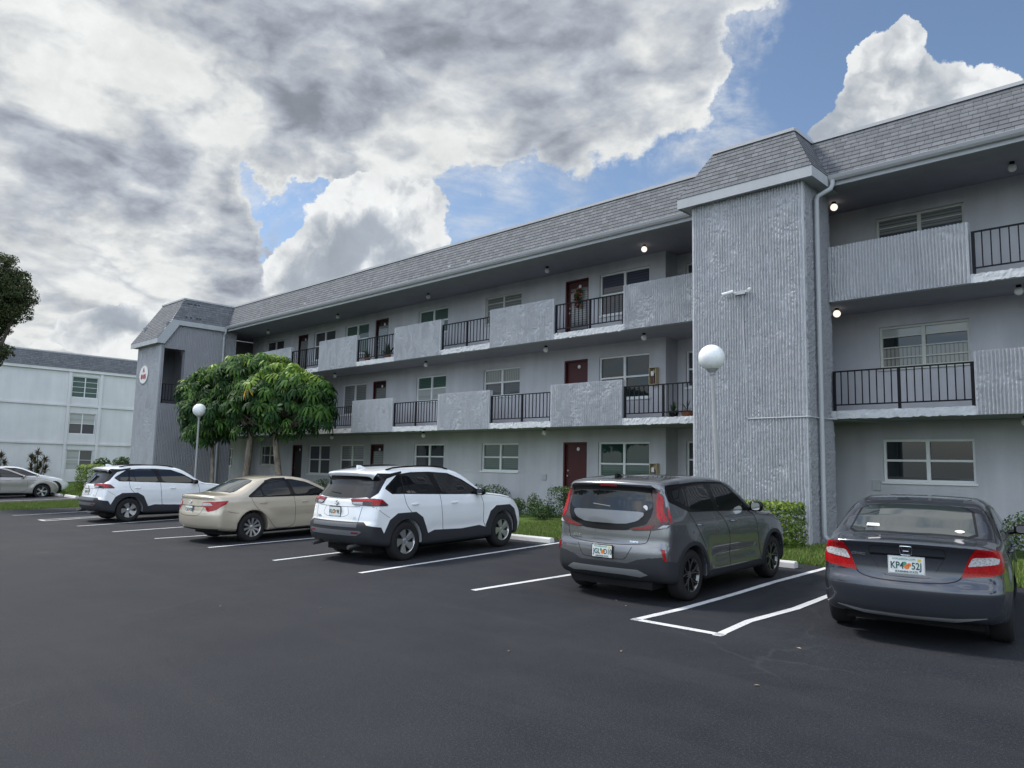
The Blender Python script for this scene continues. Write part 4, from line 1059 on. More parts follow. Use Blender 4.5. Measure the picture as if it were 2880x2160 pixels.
class Car:
    def __init__(s, name, loc, th, pitch, body, paint, **tags):
        s.e = empty(name, (loc[0], loc[1], gz(loc[1], loc[0])), **tags)
        s.e.rotation_mode = 'XYZ'
        t = R(th); p = R(pitch)
        h = Vector((-math.sin(t)*math.cos(p), math.cos(t)*math.cos(p), math.sin(p))); l = Vector((-math.cos(t), -math.sin(t), 0)); u = h.cross(l)
        s.e.rotation_euler = Matrix(((h.x, l.x, u.x), (h.y, l.y, u.y), (h.z, l.z, u.z))).to_euler()
        s.b = body
        V, F = body.mesh()
        V_ = np.asarray(V); fc = V_[F].mean(1); dark = np.zeros(len(F), bool)
        for xa in body.wheels:
            r = np.sqrt((fc[:, 0]-xa)**2+(fc[:, 2]-body.R)**2)
            dark |= (r < body.R+.048) & (np.abs(fc[:, 1]) > body.arch_in-.03)
        dark |= fc[:, 2] < body.z0+.05
        s.body = np_obj('body', V, F, [paint, M['car_dark']], s.e, True, dark.astype(int), None)
        g = body.grad(V_, body.f, .016); g /= np.maximum(np.linalg.norm(g, axis=1, keepdims=True), 1e-6)
        s.body.data.normals_split_custom_set_from_vertices(g.tolist())
        mb = MB(); mb.box(-.55, body.wheels[1]+.45, -.62, .62, .17, .33); mb.build('underbody_shade_box', M['car_dark'], s.e)  # dark box added beneath the car to deepen its contact shadow
    def patch(s, P, d, material, name='trim', off=.004, thick=.012, n=2, sp=.03, parent=None, edge=.02, q=.22, norm=False):
        """P: list of rough 3-D points (any depth); d: view direction of the projection; the shape is laid on the body surface"""
        d = np.array(d, float); d /= np.linalg.norm(d)
        if abs(d[2]) > .8: U = np.array([1., 0, 0]); W = np.array([0, 1., 0])
        else:
            U = np.cross([0, 0, 1.], d); U /= np.linalg.norm(U); W = np.array([0, 0, 1.]) if abs(d[2]) < 1e-6 else np.cross(d, U)
        P = np.array(P, float); Q = np.stack([P@U, P@W], -1)
        if n: Q = chaikin(Q, n, True, q)
        B = []
        for i in range(len(Q)):
            a, b = Q[i], Q[(i+1) % len(Q)]; m = max(1, int(np.linalg.norm(b-a)/edge))
            for k in range(m): B.append(a+(b-a)*k/m)
        B = np.array(B); keep = [0]
        for i in range(1, len(B)):
            if np.linalg.norm(B[i]-B[keep[-1]]) > .003: keep.append(i)
        B = B[keep]
        if np.linalg.norm(B[0]-B[-1]) < .003: B = B[:-1]
        lo, hi = B.min(0), B.max(0); I = []
        if sp:
            gx = np.arange(lo[0]+sp*.5, hi[0], sp); gy = np.arange(lo[1]+sp*.5, hi[1], sp)
            if len(gx) and len(gy):
                X, Y = np.meshgrid(gx, gy); sd_ = poly_sdf(B, X, Y); k = sd_ < -sp*.35
                I = np.stack([X[k], Y[k]], -1)
        pts = [Vector(v) for v in B]+[Vector(v) for v in I]; nb = len(B)
        vo, eo, fo, *_ = delaunay_2d_cdt(pts, [(i, (i+1) % nb) for i in range(nb)], [list(range(nb))], 1, 1e-5)
        vo = np.array([tuple(v) for v in vo]); o = vo[:, :1]*U+vo[:, 1:2]*W-d*4.0
        p, ok = s.b.march(o, d)
        fo = [f for f in fo if all(ok[i] for i in f)]
        if not fo: return None
        g = s.b.grad(p, s.b.f0, .016); g /= np.maximum(np.linalg.norm(g, axis=1, keepdims=True), 1e-6)
        # keep one connected piece
        par = list(range(len(vo)))
        def fnd(a):
            while par[a] != a: par[a] = par[par[a]]; a = par[a]
            return a
        for f in fo:
            for v in f[1:]: par[fnd(v)] = fnd(f[0])
        cnt = {}
        for f in fo: r0 = fnd(f[0]); cnt[r0] = cnt.get(r0, 0)+1
        big = max(cnt, key=cnt.get); fo = [f for f in fo if fnd(f[0]) == big]
        V = p+g*off; nv = len(V)
        # orientation
        tri = V[np.array([f[:3] for f in fo])]; nn = np.cross(tri[:, 1]-tri[:, 0], tri[:, 2]-tri[:, 0]).sum(0)
        if nn@(-d) < 0: fo = [f[::-1] for f in fo]
        from collections import Counter
        ec = {}
        for f in fo:
            for i in range(len(f)):
                a, b = f[i], f[(i+1) % len(f)]; ec[(a, b)] = 1
        be = [(a, b) for (a, b) in ec if (b, a) not in ec]
        V = np.vstack([V, p-g*thick]); fo = [tuple(f) for f in fo]+[(b, a, a+nv, b+nv) for a, b in be]
        N2 = np.vstack([g, g]); used = sorted({i for f in fo for i in f}); rm = {a: k for k, a in enumerate(used)}
        V = V[used]; N2 = N2[used]; fo = [tuple(rm[i] for i in f) for f in fo]
        o = np_obj(name, V, fo, material, parent or s.e, True, None, None)
        o.data.normals_split_custom_set_from_vertices(N2.tolist())
        return o
    def ribbon(s, L, d, w=.008, material=None, name='panel_gap', off=.0015, **k):
        d_ = np.array(d, float); d_ /= np.linalg.norm(d_)
        if abs(d_[2]) > .8: U = np.array([1., 0, 0]); W = np.array([0, 1., 0])
        else: U = np.cross([0, 0, 1.], d_); U /= np.linalg.norm(U); W = np.array([0, 0, 1.])
        L = np.array(L, float); Q = np.stack([L@U, L@W], -1); Q = chaikin(Q, 2, False) if len(Q) > 2 else Q
        A = []; Bk = []
        for i in range(len(Q)):
            t = Q[min(i+1, len(Q)-1)]-Q[max(i-1, 0)]; t /= max(np.linalg.norm(t), 1e-9); nn = np.array([-t[1], t[0]])*w/2
            A.append(Q[i]+nn); Bk.append(Q[i]-nn)
        R_ = np.array(A+Bk[::-1]); P = R_[:, :1]*U+R_[:, 1:2]*W
        return s.patch(P, d, material or M['gap'], name, off, .006, 0, None, edge=.04, **k)
    def both(s, fn):
        for sg in (-1, 1): fn(sg)
    def side(s, pts, material, name='side_window', **k):
        """pts (x,z) on both flanks"""
        out = []
        for sg in (-1, 1):
            q = [(x, sg*.9, z) for x, z in pts]; out.append(s.patch(q, (0, -sg, 0), material, name, **k))
        return out
    def sideline(s, pts, **k):
        for sg in (-1, 1): s.ribbon([(x, sg*.9, z) for x, z in pts], (0, -sg, 0), **k)
    def rear(s, pts, material, name, mirror=False, **k):
        out = []
        for sg in ((1, -1) if mirror else (1,)):
            out.append(s.patch([(s.b.x0, y*sg, z) for y, z in pts], (1, 0, 0), material, name, **k))
        return out
    def rearline(s, pts, mirror=False, **k):
        for sg in ((1, -1) if mirror else (1,)): s.ribbon([(s.b.x0, y*sg, z) for y, z in pts], (1, 0, 0), **k)
    def diag(s, pts3, material, name, ang=45, **k):
        """wrap-round shapes at the rear corners; pts given as (x, y>0, z)"""
        a = R(ang)
        for sg in (-1, 1):
            s.patch([(x, sg*y, z) for x, y, z in pts3], (math.cos(a), -sg*math.sin(a), 0), material, name, **k)
    def hit(s, o, d):
        p, ok = s.b.march(np.array([o], float), np.array([d], float)/np.linalg.norm(d)); return p[0]
    def mirror_glass(s, x, z, yo, material, sz=(.13, .20, .14)):
        for sg in (-1, 1):
            yb = abs(s.hit((x, sg*3, z-.06), (0, -sg, 0))[1])
            mb = MB(); mb.tube([(x, sg*(yb-.03), z-.05), (x+.0, sg*(yb+.07), z-.03)], [.03, .025], 8)
            m1 = mb.build('mirror_arm', M['car_black'], s.e, True)
            # rounded housing
            prof = np.array([(math.cos(t), math.sin(t)) for t in np.linspace(0, 2*np.pi, 20, endpoint=False)])
            prof = np.sign(prof)*np.abs(prof)**.6; V = []; F = []; rings = [(-.5, .80), (-.42, .97), (-.1, 1.0), (.25, .85), (.45, .5), (.5, .1)]
            for u, sc in rings:
                for a, b in prof: V.append((x+u*sz[0], sg*(yb+.04+sz[1]/2+a*sc*sz[1]/2), z+b*sc*sz[2]/2))
            for i in range(len(rings)-1):
                for k in range(20): F.append((i*20+k, i*20+(k+1) % 20, (i+1)*20+(k+1) % 20, (i+1)*20+k))
            F.append(tuple(range(20)))
            mh = np_obj('side_mirror', V, F, material, s.e, True, None, 60)
            V = [(x-.5*sz[0]-.004, sg*(yb+.04+sz[1]/2+a*.68*sz[1]/2), z+b*.72*sz[2]/2) for a, b in prof]
            np_obj('mirror_glass', V, [tuple(range(20)) if sg > 0 else tuple(range(20))[::-1]], M['mirror'], mh, False)
    def wheels_(s, xs, half, r, wdt, rim, style, rimmat):
        for x in xs:
            for sg in (-1, 1):
                mb = MB(); y0 = sg*(half-wdt); c = (x, 0, r)
                mb.lathe([(.001, sg*(half-.10)), (rim*.9, sg*(half-.10)), (rim*.95, sg*(half-.05)), (rim*.95, y0)], 32, c, 1)
                wh = mb.build('wheel', M['brake'], s.e, True)
                w = wdt; T = [(rim*.96, half-.006), (rim+.02, half-.0), (r-.05, half+.004), (r-.022, half-.006), (r-.006, half-.028), (r, half-.045), (r, half-w+.045), (r-.02, half-w+.006), (rim, half-w)]
                mb = MB(); mb.lathe([(a, sg*b) for a, b in T], 48, c, 1)
                mb.build('tyre', M['tyre'], wh, True, 50)
                # rim lip
                mb = MB(); mb.lathe([(rim*.90, sg*(half-.045)), (rim*.955, sg*(half-.012)), (rim*.985, sg*(half-.006)), (rim*.99, sg*(half-.02)), (rim*.99, sg*(half-.06))], 40, c, 1)
                def spoke(a0, a1, r0, r1, w0, w1, d0, d1, tk=.018):
                    p = []
                    for rr, aa, ww, dd in ((r0, a0, w0, d0), ((r0+r1)/2, (a0+a1)/2, (w0+w1)/2, (d0+d1)/2-.0), (r1, a1, w1, d1)):
                        ca, sa = math.cos(aa), math.sin(aa)
                        for sd2 in (-1, 1):
                            for dep in (0, tk): p.append((x+rr*ca-sd2*ww/2*sa, sg*(half-dd-dep), r+rr*sa+sd2*ww/2*ca))
                    F = []
                    for k in (0, 4):
                        F += [(k, k+2, k+6, k+4), (k+1, k+5, k+7, k+3), (k, k+4, k+5, k+1), (k+2, k+3, k+7, k+6)]
                    F += [(8, 10, 11, 9), (0, 1, 3, 2)]
                    mb.add(p, F)
                st = style
                if st == 'camry':
                    for k in range(10): a = 2*math.pi*k/10+.2; spoke(a, a, .05, rim*.95, .030, .052, .035, .018)
                elif st == 'suv':
                    for k in range(5):
                        a = 2*math.pi*k/5+.5; spoke(a, a+.10, .05, rim*.95, .075, .105, .035, .015); spoke(a+.36, a+.46, .05, rim*.95, .025, .05, .04, .02)
                elif st == 'soul':
                    for k in range(5):
                        a = 2*math.pi*k/5+.3; spoke(a, a+.32, .045, rim*.95, .009, .011, .030, .010, .004); spoke(a, a-.30, .045, rim*.95, .009, .011, .030, .010, .004)
                elif st == 'sedan':
                    for k in range(10): a = 2*math.pi*(k//2)/5+(.13 if k % 2 else -.13); spoke(a, a, .05, rim*.95, .022, .034, .035, .016)
                else:
                    for k in range(5): a = 2*math.pi*k/5; spoke(a, a+.15, .05, rim*.95, .045, .06, .035, .016)
                mb.lathe([(.001, sg*(half-.030)), (.030, sg*(half-.030)), (.055, sg*(half-.040)), (.06, sg*(half-.06))], 20, c, 1)
                mb.build('rim', rimmat, wh, True, 35)
                if st == 'soul':
                    mb = MB()
                    for k in range(5):
                        a = 2*math.pi*k/5+.3
                        spoke(a, a+.32, .045, rim*.95, .05, .06, .0345, .0145, .012); spoke(a, a-.30, .045, rim*.95, .04, .055, .0345, .0145, .012)
                    mb.build('spoke_backs', M['car_black'], wh, True, 35)
    def plate(s, z, body, y=0, w=.305, h=.152, tilt=0, tag_=None, dark_frame=True, full=True):
        p = s.hit((s.b.x0-2, y, z), (1, 0, 0))
        pe = MB(); x = p[0]-.012
        pe.box(x-.004, x+.01, y-w/2-.012, y+w/2+.012, z-h/2-.012, z+h/2+.012)
        fr = pe.build('number_plate', M['car_black'] if dark_frame else M['plate_rim'], s.e, bevel=.004)
        mb = MB(); mb.box(x-.0075, x-.0041, y-w/2, y+w/2, z-h/2, z+h/2); mb.build('plate_face', M['plate'], fr)
        rot = (R(90), 0, R(-90)); xt = x-.0095
        a, b = body
        for tx, yy in ((a, w*.27), (b, -w*.30)):
            text_mesh(tx, h*.62, (xt, y+yy, z-.005), rot, M['plate_ink'], fr, 'plate_characters', .001, .0015, .78)
        mb = MB()
        for dy, dz, r_ in ((.0, -.012, .024), (-.022, .008, .018)): mb.lathe([(.001, 0), (r_, 0), (r_, .002)], 14, (xt, y-w*.015+dy, z+dz), 0)
        mb.build('orange_motif', M['plate_orange'], fr)
        mb = MB(); mb.lathe([(.001, 0), (.02, 0), (.02, .002)], 10, (xt+.0008, y-w*.015+.018, z+.018), 0); mb.build('leaf_motif', M['plate_green'], fr)
        if full:
            text_mesh('MYFLORIDA.COM', h*.17, (xt, y+.02, z+h*.40), rot, M['plate_green'], fr, 'plate_heading', .001)
            text_mesh('SUNSHINE STATE', h*.17, (xt, y, z-h*.40), rot, M['plate_ink'], fr, 'plate_motto', .001, .0005)
            mb = MB(); mb.box(xt-.001, xt+.001, y-w*.43, y-w*.33, z+h*.28, z+h*.45); mb.build('date_sticker', mat('yellow_sticker', (.6, .5, .05)), fr)
    def text(s, body, size, y, z, material, name='badge', side='rear', x=0, bold=.001, sx=1.0):
        p = s.hit((s.b.x0-2, y, z), (1, 0, 0))
        g = s.b.grad(p[None], s.b.f0)[0]; tilt = math.atan2(g[2], -g[0])
        yaw = math.atan2(g[1], -g[0])
        return text_mesh(body, size, (p[0]-.008, y, z), (R(90)-tilt, 0, R(-90)-yaw), material, s.e, name, .002, bold, sx)
    def tubes(s, polys, r, material, name='badge'):
        """polylines (y,z) laid on the rear face"""
        mb = MB()
        for L in polys:
            L = np.array(L, float); q, _ = s.b.march(np.c_[np.full(len(L), s.b.x0-2.), L], np.tile([1., 0, 0], (len(L), 1)))
            mb.tube([(a[0]-.008, a[1], a[2]) for a in q], r, 6)
        return mb.build(name, material, s.e, True)
def paint(name, col, metal=.0, rough=.35, coat=1.0, flake=False):
    m = mat(name, col, rough, metal, .5, coat=coat, coat_rough=.02); t = NT(m)
    o = t.obj()
    n = t.noise(o, 2.2, 5, .65); d = t.noise(o, 14, 4, .7)
    t.rough(t.math('ADD', t.rng(n, .3, .7, rough-.02, rough+.03), 0.0))
    # road dust low on the panels
    z = t.n('ShaderNodeSeparateXYZ', {0: o}).outputs[2]
    f = t.math('MULTIPLY', t.rng(z, .45, .15), t.rng(d, .3, .8, .05, .22))
    t.base(t.mix(f, col, (.10, .095, .09)))
    t.put(t.b.inputs['Coat Roughness'], t.rng(n, .3, .7, .015, .05))
    return m
M['car_dark'] = mat('car_underside', (.012, .012, .013), .8, spec=.2)
M['car_black'] = mat('gloss_black_trim', (.006, .006, .007), .18, spec=.3)
M['clad'] = mat('dark_plastic_cladding', (.026, .028, .032), .6, spec=.3)
M['clad_l'] = mat('grey_bumper_plastic', (.10, .105, .115), .45, spec=.4)
M['gap'] = mat('panel_gap_dark', (.015, .015, .016), .7, spec=.2)
M['tyre'] = mat('tyre_rubber', (.017, .017, .018), .75, spec=.3)
M['brake'] = mat('wheel_well_metal', (.03, .03, .03), .6, spec=.3)
M['alloy'] = mat('alloy_rim', (.55, .56, .57), .28, metal=.85)
M['alloy_d'] = mat('dark_alloy_rim', (.20, .20, .20), .35, metal=.8)
M['mirror'] = mat('mirror_face', (.6, .62, .62), .03, metal=1.0)
M['chrome'] = mat('chrome_badge', (.75, .76, .77), .12, metal=1.0)
M['silver'] = mat('silver_trim', (.36, .37, .38), .3, metal=.6, coat=.5)
M['cglass'] = mat('car_glass', (.006, .007, .008), .01, spec=.5, ior=1.55)
M['cglass2'] = mat('car_glass_lighter', (.022, .03, .031), .01, spec=.8, ior=1.7)
M['plate'] = mat('plate_white', (.68, .71, .70), .4); M['plate_ink'] = mat('plate_dark_green', (.02, .07, .06), .5); M['plate_orange'] = mat('plate_orange', (.70, .18, .03), .5)
M['plate_green'] = mat('plate_leaf_green', (.05, .28, .20), .5); M['plate_rim'] = mat('plate_pale_rim', (.5, .5, .5), .4)
def lamp(name, c, e=0):
    m = mat(name, c, .2, spec=.3, coat=.35); t = NT(m); o = t.obj()
    v = t.n('ShaderNodeTexVoronoi', {'Vector': t.map(o, (30, 60, 60)), 'Scale': 1.0}).outputs['Distance']
    t.base(t.mix(t.rng(v, .1, .7), tuple(x*.65 for x in c), tuple(min(1, x*1.35) for x in c)))
    return m
M['lamp_red'] = lamp('lamp_red', (.27, .003, .005)); M['lamp_dred'] = lamp('lamp_deep_red', (.16, .006, .008)); M['lamp_clear'] = lamp('lamp_clear', (.36, .36, .37)); M['lamp_dark'] = lamp('lamp_smoked', (.05, .03, .03))
M['sticker'] = mat('sticker_white', (.7, .68, .67), .5)

# ------------------------------------------------------------------ white SUV (two of them)
P_WHITE = paint('pearl_white_paint', (.74, .76, .78), 0, .3)
def make_suv(loc, th, pitch, label, plate_txt):
    def bump(d, x, y, z):
        return d
    prof = [(-.86, .33), (-.95, .44), (-.965, .58), (-.95, .70), (-.905, .735), (-.905, .735), (-.90, .80), (-.875, .92), (-.85, 1.03), (-.85, 1.06), (-.84, 1.10), (-.80, 1.15),
            (-.56, 1.44), (-.62, 1.52), (-.66, 1.575), (-.66, 1.60), (-.45, 1.635), (0, 1.675), (.6, 1.69), (1.1, 1.675), (1.5, 1.615), (1.75, 1.50), (2.1, 1.27), (2.35, 1.15), (2.55, 1.13), (3.0, 1.08), (3.3, .98), (3.50, .80), (3.58, .62), (3.58, .40), (3.45, .26), (3.1, .24), (.6, .24), (-.4, .27)]
    plan = [(-1.0, .83), (-.7, .885), (-.3, .915), (.5, .905), (1.5, .905), (2.5, .92), (3.0, .90), (3.4, .84), (3.6, .78)]
    sec = [(0, -.03), (.3, -.012), (.55, -.005), (.8, 0), (.95, -.004), (1.08, -.03), (1.15, -.05), (1.35, -.125), (1.55, -.21), (1.70, -.32)]
    b = Body(prof, plan, sec, (0, 2.72), .352, bow=(.20, .22), crown=.05, k=.08, zc=.95, bump=bump, fl=(.018, .018), round_=1)
    c = Car('parked_car', loc, th, pitch, b, P_WHITE, label=label, cat='car', group='cars parked in the stalls')
    # arch and sill cladding
    Rr = .352
    for xa in (0, 2.72):
        o_, i_ = [], []
        for t in np.linspace(-18, 198, 22):
            a = R(t); k = 1+.0*abs(math.cos(2*a)); o_.append((xa+math.cos(a)*(Rr+.145)*(1.0 if 20 < t < 160 else 1.0), Rr+math.sin(a)*(Rr+.14))); i_.append((xa+math.cos(a)*(Rr+.052), Rr+math.sin(a)*(Rr+.052)))
        # straight-sided, chamfered arch outline like the photograph
        ch = [(xa+.50, .26), (xa+.54, .46), (xa+.40, .76), (xa+.22, .865), (xa-.22, .865), (xa-.40, .76), (xa-.54, .50), (xa-.50, .26)]
        c.side(ch+i_[::-1], M['clad'], 'arch_cladding', n=0, off=.014, thick=.03, sp=None)
    c.side([(.50, .245), (.50, .44), (.75, .50), (1.5, .47), (2.0, .50), (2.22, .44), (2.22, .245)], M['clad'], 'sill_cladding', n=0, off=.012)
    c.side([(-.52, .27), (-.55, .50), (-.62, .55), (-.90, .72), (-.98, .72), (-.98, .38), (-.85, .30)], M['clad'], 'bumper_cladding', n=0, off=.008)
    c.rear([(.74, .71), (.70, .73), (-.70, .73), (-.74, .71), (-.86, .60), (-.86, .34), (-.70, .30), (.70, .30), (.86, .34), (.86, .60)], M['clad'], 'rear_bumper', n=0, off=.009)
    c.diag([(-.95, .60, .72), (-.62, .92, .64), (-.54, .93, .50), (-.50, .93, .30), (-.8, .6, .29), (-.95, .5, .33)], M['clad'], 'bumper_corner', n=0, off=.010)
    c.rear([(.66, .585), (-.66, .585), (-.70, .56), (-.60, .50), (.60, .50), (.70, .56)], M['clad_l'], 'bumper_step', n=0, off=.02)
    c.rear([(.60, .705), (.60, .64), (-.60, .64), (-.60, .705)], M['clad_l'], 'bumper_top_shelf', n=0, off=.016)
    c.rear([(.64, .56), (.50, .56), (.50, .535), (.64, .535)], M['lamp_dred'], 'reflector', mirror=True, n=0, off=.024)
    # glass
    dlo = [(-.30, 1.205), (-.43, 1.30), (-.40, 1.34), (-.07, 1.545), (.30, 1.58), (.75, 1.58), (1.25, 1.545), (1.6, 1.42), (2.0, 1.20), (2.02, 1.13), (1.9, 1.115), (.9, 1.155), (0, 1.195)]
    c.side(dlo, M['car_black'], 'window_surround', n=0, off=.003, q=.15)
    c.side([(-.27, 1.225), (-.385, 1.30), (-.36, 1.335), (-.06, 1.52), (-.03, 1.51), (-.045, 1.215)], M['cglass'], 'quarter_window', n=1, off=.007)
    c.side([(.0, 1.21), (.02, 1.525), (.30, 1.555), (.68, 1.555), (.85, 1.17)], M['cglass'], 'rear_window', n=1, off=.007, q=.12)
    c.side([(.99, 1.165), (.84, 1.555), (1.22, 1.52), (1.55, 1.405), (1.86, 1.235), (1.86, 1.13)], M['cglass'], 'front_window', n=1, off=.007, q=.12)
    c.sideline([(.09, 1.54), (.17, 1.20)], w=.018, material=M['car_black'], off=.009)
    c.sideline([(-.02, 1.20), (.0, 1.0), (.12, .86), (.40, .62), (.50, .45)], w=.010); c.sideline([(.90, 1.15), (.92, .8), (.98, .45)], w=.010); c.sideline([(2.05, 1.12), (2.12, .9), (2.10, .6), (2.18, .45)], w=.010)
    c.sideline([(2.15, 1.11), (2.7, 1.05), (3.2, .95)], w=.008)
    c.sideline([(-.72, 1.0), (-.45, .82), (-.40, .80)], w=.006)
    c.diag([(-.50, .66, 1.57), (-.30, .75, 1.56), (-.1, .8, 1.60), (-.08, .8, 1.565), (-.42, .80, 1.475), (-.62, .83, 1.23), (-.78, .78, 1.14), (-.80, .68, 1.16), (-.60, .60, 1.42)], M['car_black'], 'pillar_trim', ang=40, n=0, off=.005)
    c.rear([(.66, 1.155), (.69, 1.20), (.57, 1.49), (.50, 1.52), (-.50, 1.52), (-.57, 1.49), (-.69, 1.20), (-.66, 1.155), (-.3, 1.13), (.3, 1.13)], M['cglass'], 'rear_windscreen', n=1, off=.006)
    c.patch([(1.72, .60, 0), (1.70, -.60, 0), (2.28, -.70, 0), (2.38, 0, 0), (2.28, .70, 0)], (0, 0, -1), M['cglass'], 'windscreen', n=1, off=.005, q=.1)
    # lamps
    c.diag([(-.90, .40, 1.125), (-.72, .82, 1.135), (-.60, .90, 1.12), (-.47, .92, 1.02), (-.50, .92, 1.005), (-.75, .86, 1.005), (-.90, .48, 1.02)], M['lamp_dark'], 'taillight', ang=38, n=1, q=.1, off=.012)
    c.diag([(-.89, .42, 1.112), (-.80, .75, 1.125), (-.60, .895, 1.108), (-.53, .92, 1.05), (-.66, .89, 1.07), (-.78, .80, 1.085), (-.89, .46, 1.09)], M['lamp_red'], 'lamp_lens', ang=38, n=0, off=.016)
    c.diag([(-.75, .83, 1.085), (-.60, .895, 1.07), (-.66, .89, 1.02), (-.76, .84, 1.02)], M['lamp_red'], 'lamp_lens', ang=38, n=0, off=.016)
    c.diag([(-.89, .44, 1.07), (-.83, .66, 1.075), (-.83, .66, 1.03), (-.89, .50, 1.03)], M['lamp_clear'], 'lamp_lens', ang=38, n=0, off=.016)
    c.rearline([(.50, 1.10), (.42, 1.12), (-.42, 1.12), (-.50, 1.10)], w=.008); c.rearline([(.58, 1.0), (.45, .985), (-.45, .985), (-.58, 1.0)], w=.007)
    c.rearline([(.62, 1.0), (.60, .85), (.58, .735)], mirror=True, w=.008)
    c.rearline([(.30, .985), (.38, .80), (-.38, .80), (-.30, .985)], w=.005)
    c.plate(.895, plate_txt, full=False)
    n = 24
    c.tubes([[(.055*math.cos(2*math.pi*i/n), 1.045+.038*math.sin(2*math.pi*i/n)) for i in range(n+1)], [(.052*math.cos(2*math.pi*i/n), 1.056+.016*math.sin(2*math.pi*i/n)) for i in range(n+1)], [(.018*math.cos(2*math.pi*i/n), 1.045+.036*math.sin(2*math.pi*i/n)) for i in range(n+1)]], .0045, M['chrome'], 'emblem')
    c.text('LE', .055, -.50, .80, M['chrome']); c.text('RAV4', .05, .47, .80, M['chrome'])
    # handles, rails, fin, wiper, mirrors, exhausts
    for x in (.22, 1.27):
        for sg in (-1, 1):
            q = [c.hit((x+dx, sg*3, .985+.02*(x < 1)), (0, -sg, 0)) for dx in (-.085, -.05, .05, .085)]
            MB().tube([(p[0], p[1]+sg*o_, p[2]) for p, o_ in zip(q, (.0, .03, .03, .0))], .013, 8).build('door_handle', P_WHITE, c.e, True)
    for sg in (-1, 1):
        pts = []
        for x in np.linspace(-.25, 1.35, 12):
            p = c.hit((x, sg*.60, 3), (0, 0, -1)); pts.append((x, sg*.60, p[2]+.035*math.sin(math.pi*(x+.25)/1.6)**.35+.004))
        MB().tube(pts, .016, 8).build('roof_rail', M['car_black'], c.e, True)
    p = c.hit((-.28, 0, 3), (0, 0, -1)); mb = MB(); mb.prism([(-.42, p[2]-.01), (-.20, p[2]), (-.34, p[2]+.055), (-.42, p[2]+.06)], 1, -.015, .015); mb.build('antenna_fin', P_WHITE, c.e, bevel=.005)
    c.tubes([[(.02, 1.205), (.16, 1.215), (.30, 1.225)]], .012, M['car_black'], 'wiper')
    c.mirror_glass(1.93, 1.17, 0, M['car_black'])
    for sg in (-1, 1): MB().tube([(-.99, sg*.50, .30), (-.7, sg*.50, .33)], .035, 12).build('exhaust_pipe', M['alloy_d'], c.e, True)
    c.patch([(3.55, .55, .92), (3.2, .86, .98), (3.25, .87, .86), (3.58, .55, .82)], (-.75, -.66, 0), M['lamp_clear'], 'headlight', n=1, off=.006)
    c.patch([(3.55, -.55, .92), (3.2, -.86, .98), (3.25, -.87, .86), (3.58, -.55, .82)], (-.75, .66, 0), M['lamp_clear'], 'headlight', n=1, off=.006)
    c.wheels_((0, 2.72), .905, .352, .225, .225, 'suv', M['alloy'])
    return c
make_suv((-11.80, 8.53), 5, 1.6, 'white SUV with black roof rails, the nearer of the two, beside the gold sedan', ('KLC', '9E'))
make_suv((-24.85, 8.4), 1, .8, 'white SUV with black roof rails, the farther one by the left stair tower', ('JZN', '17'))

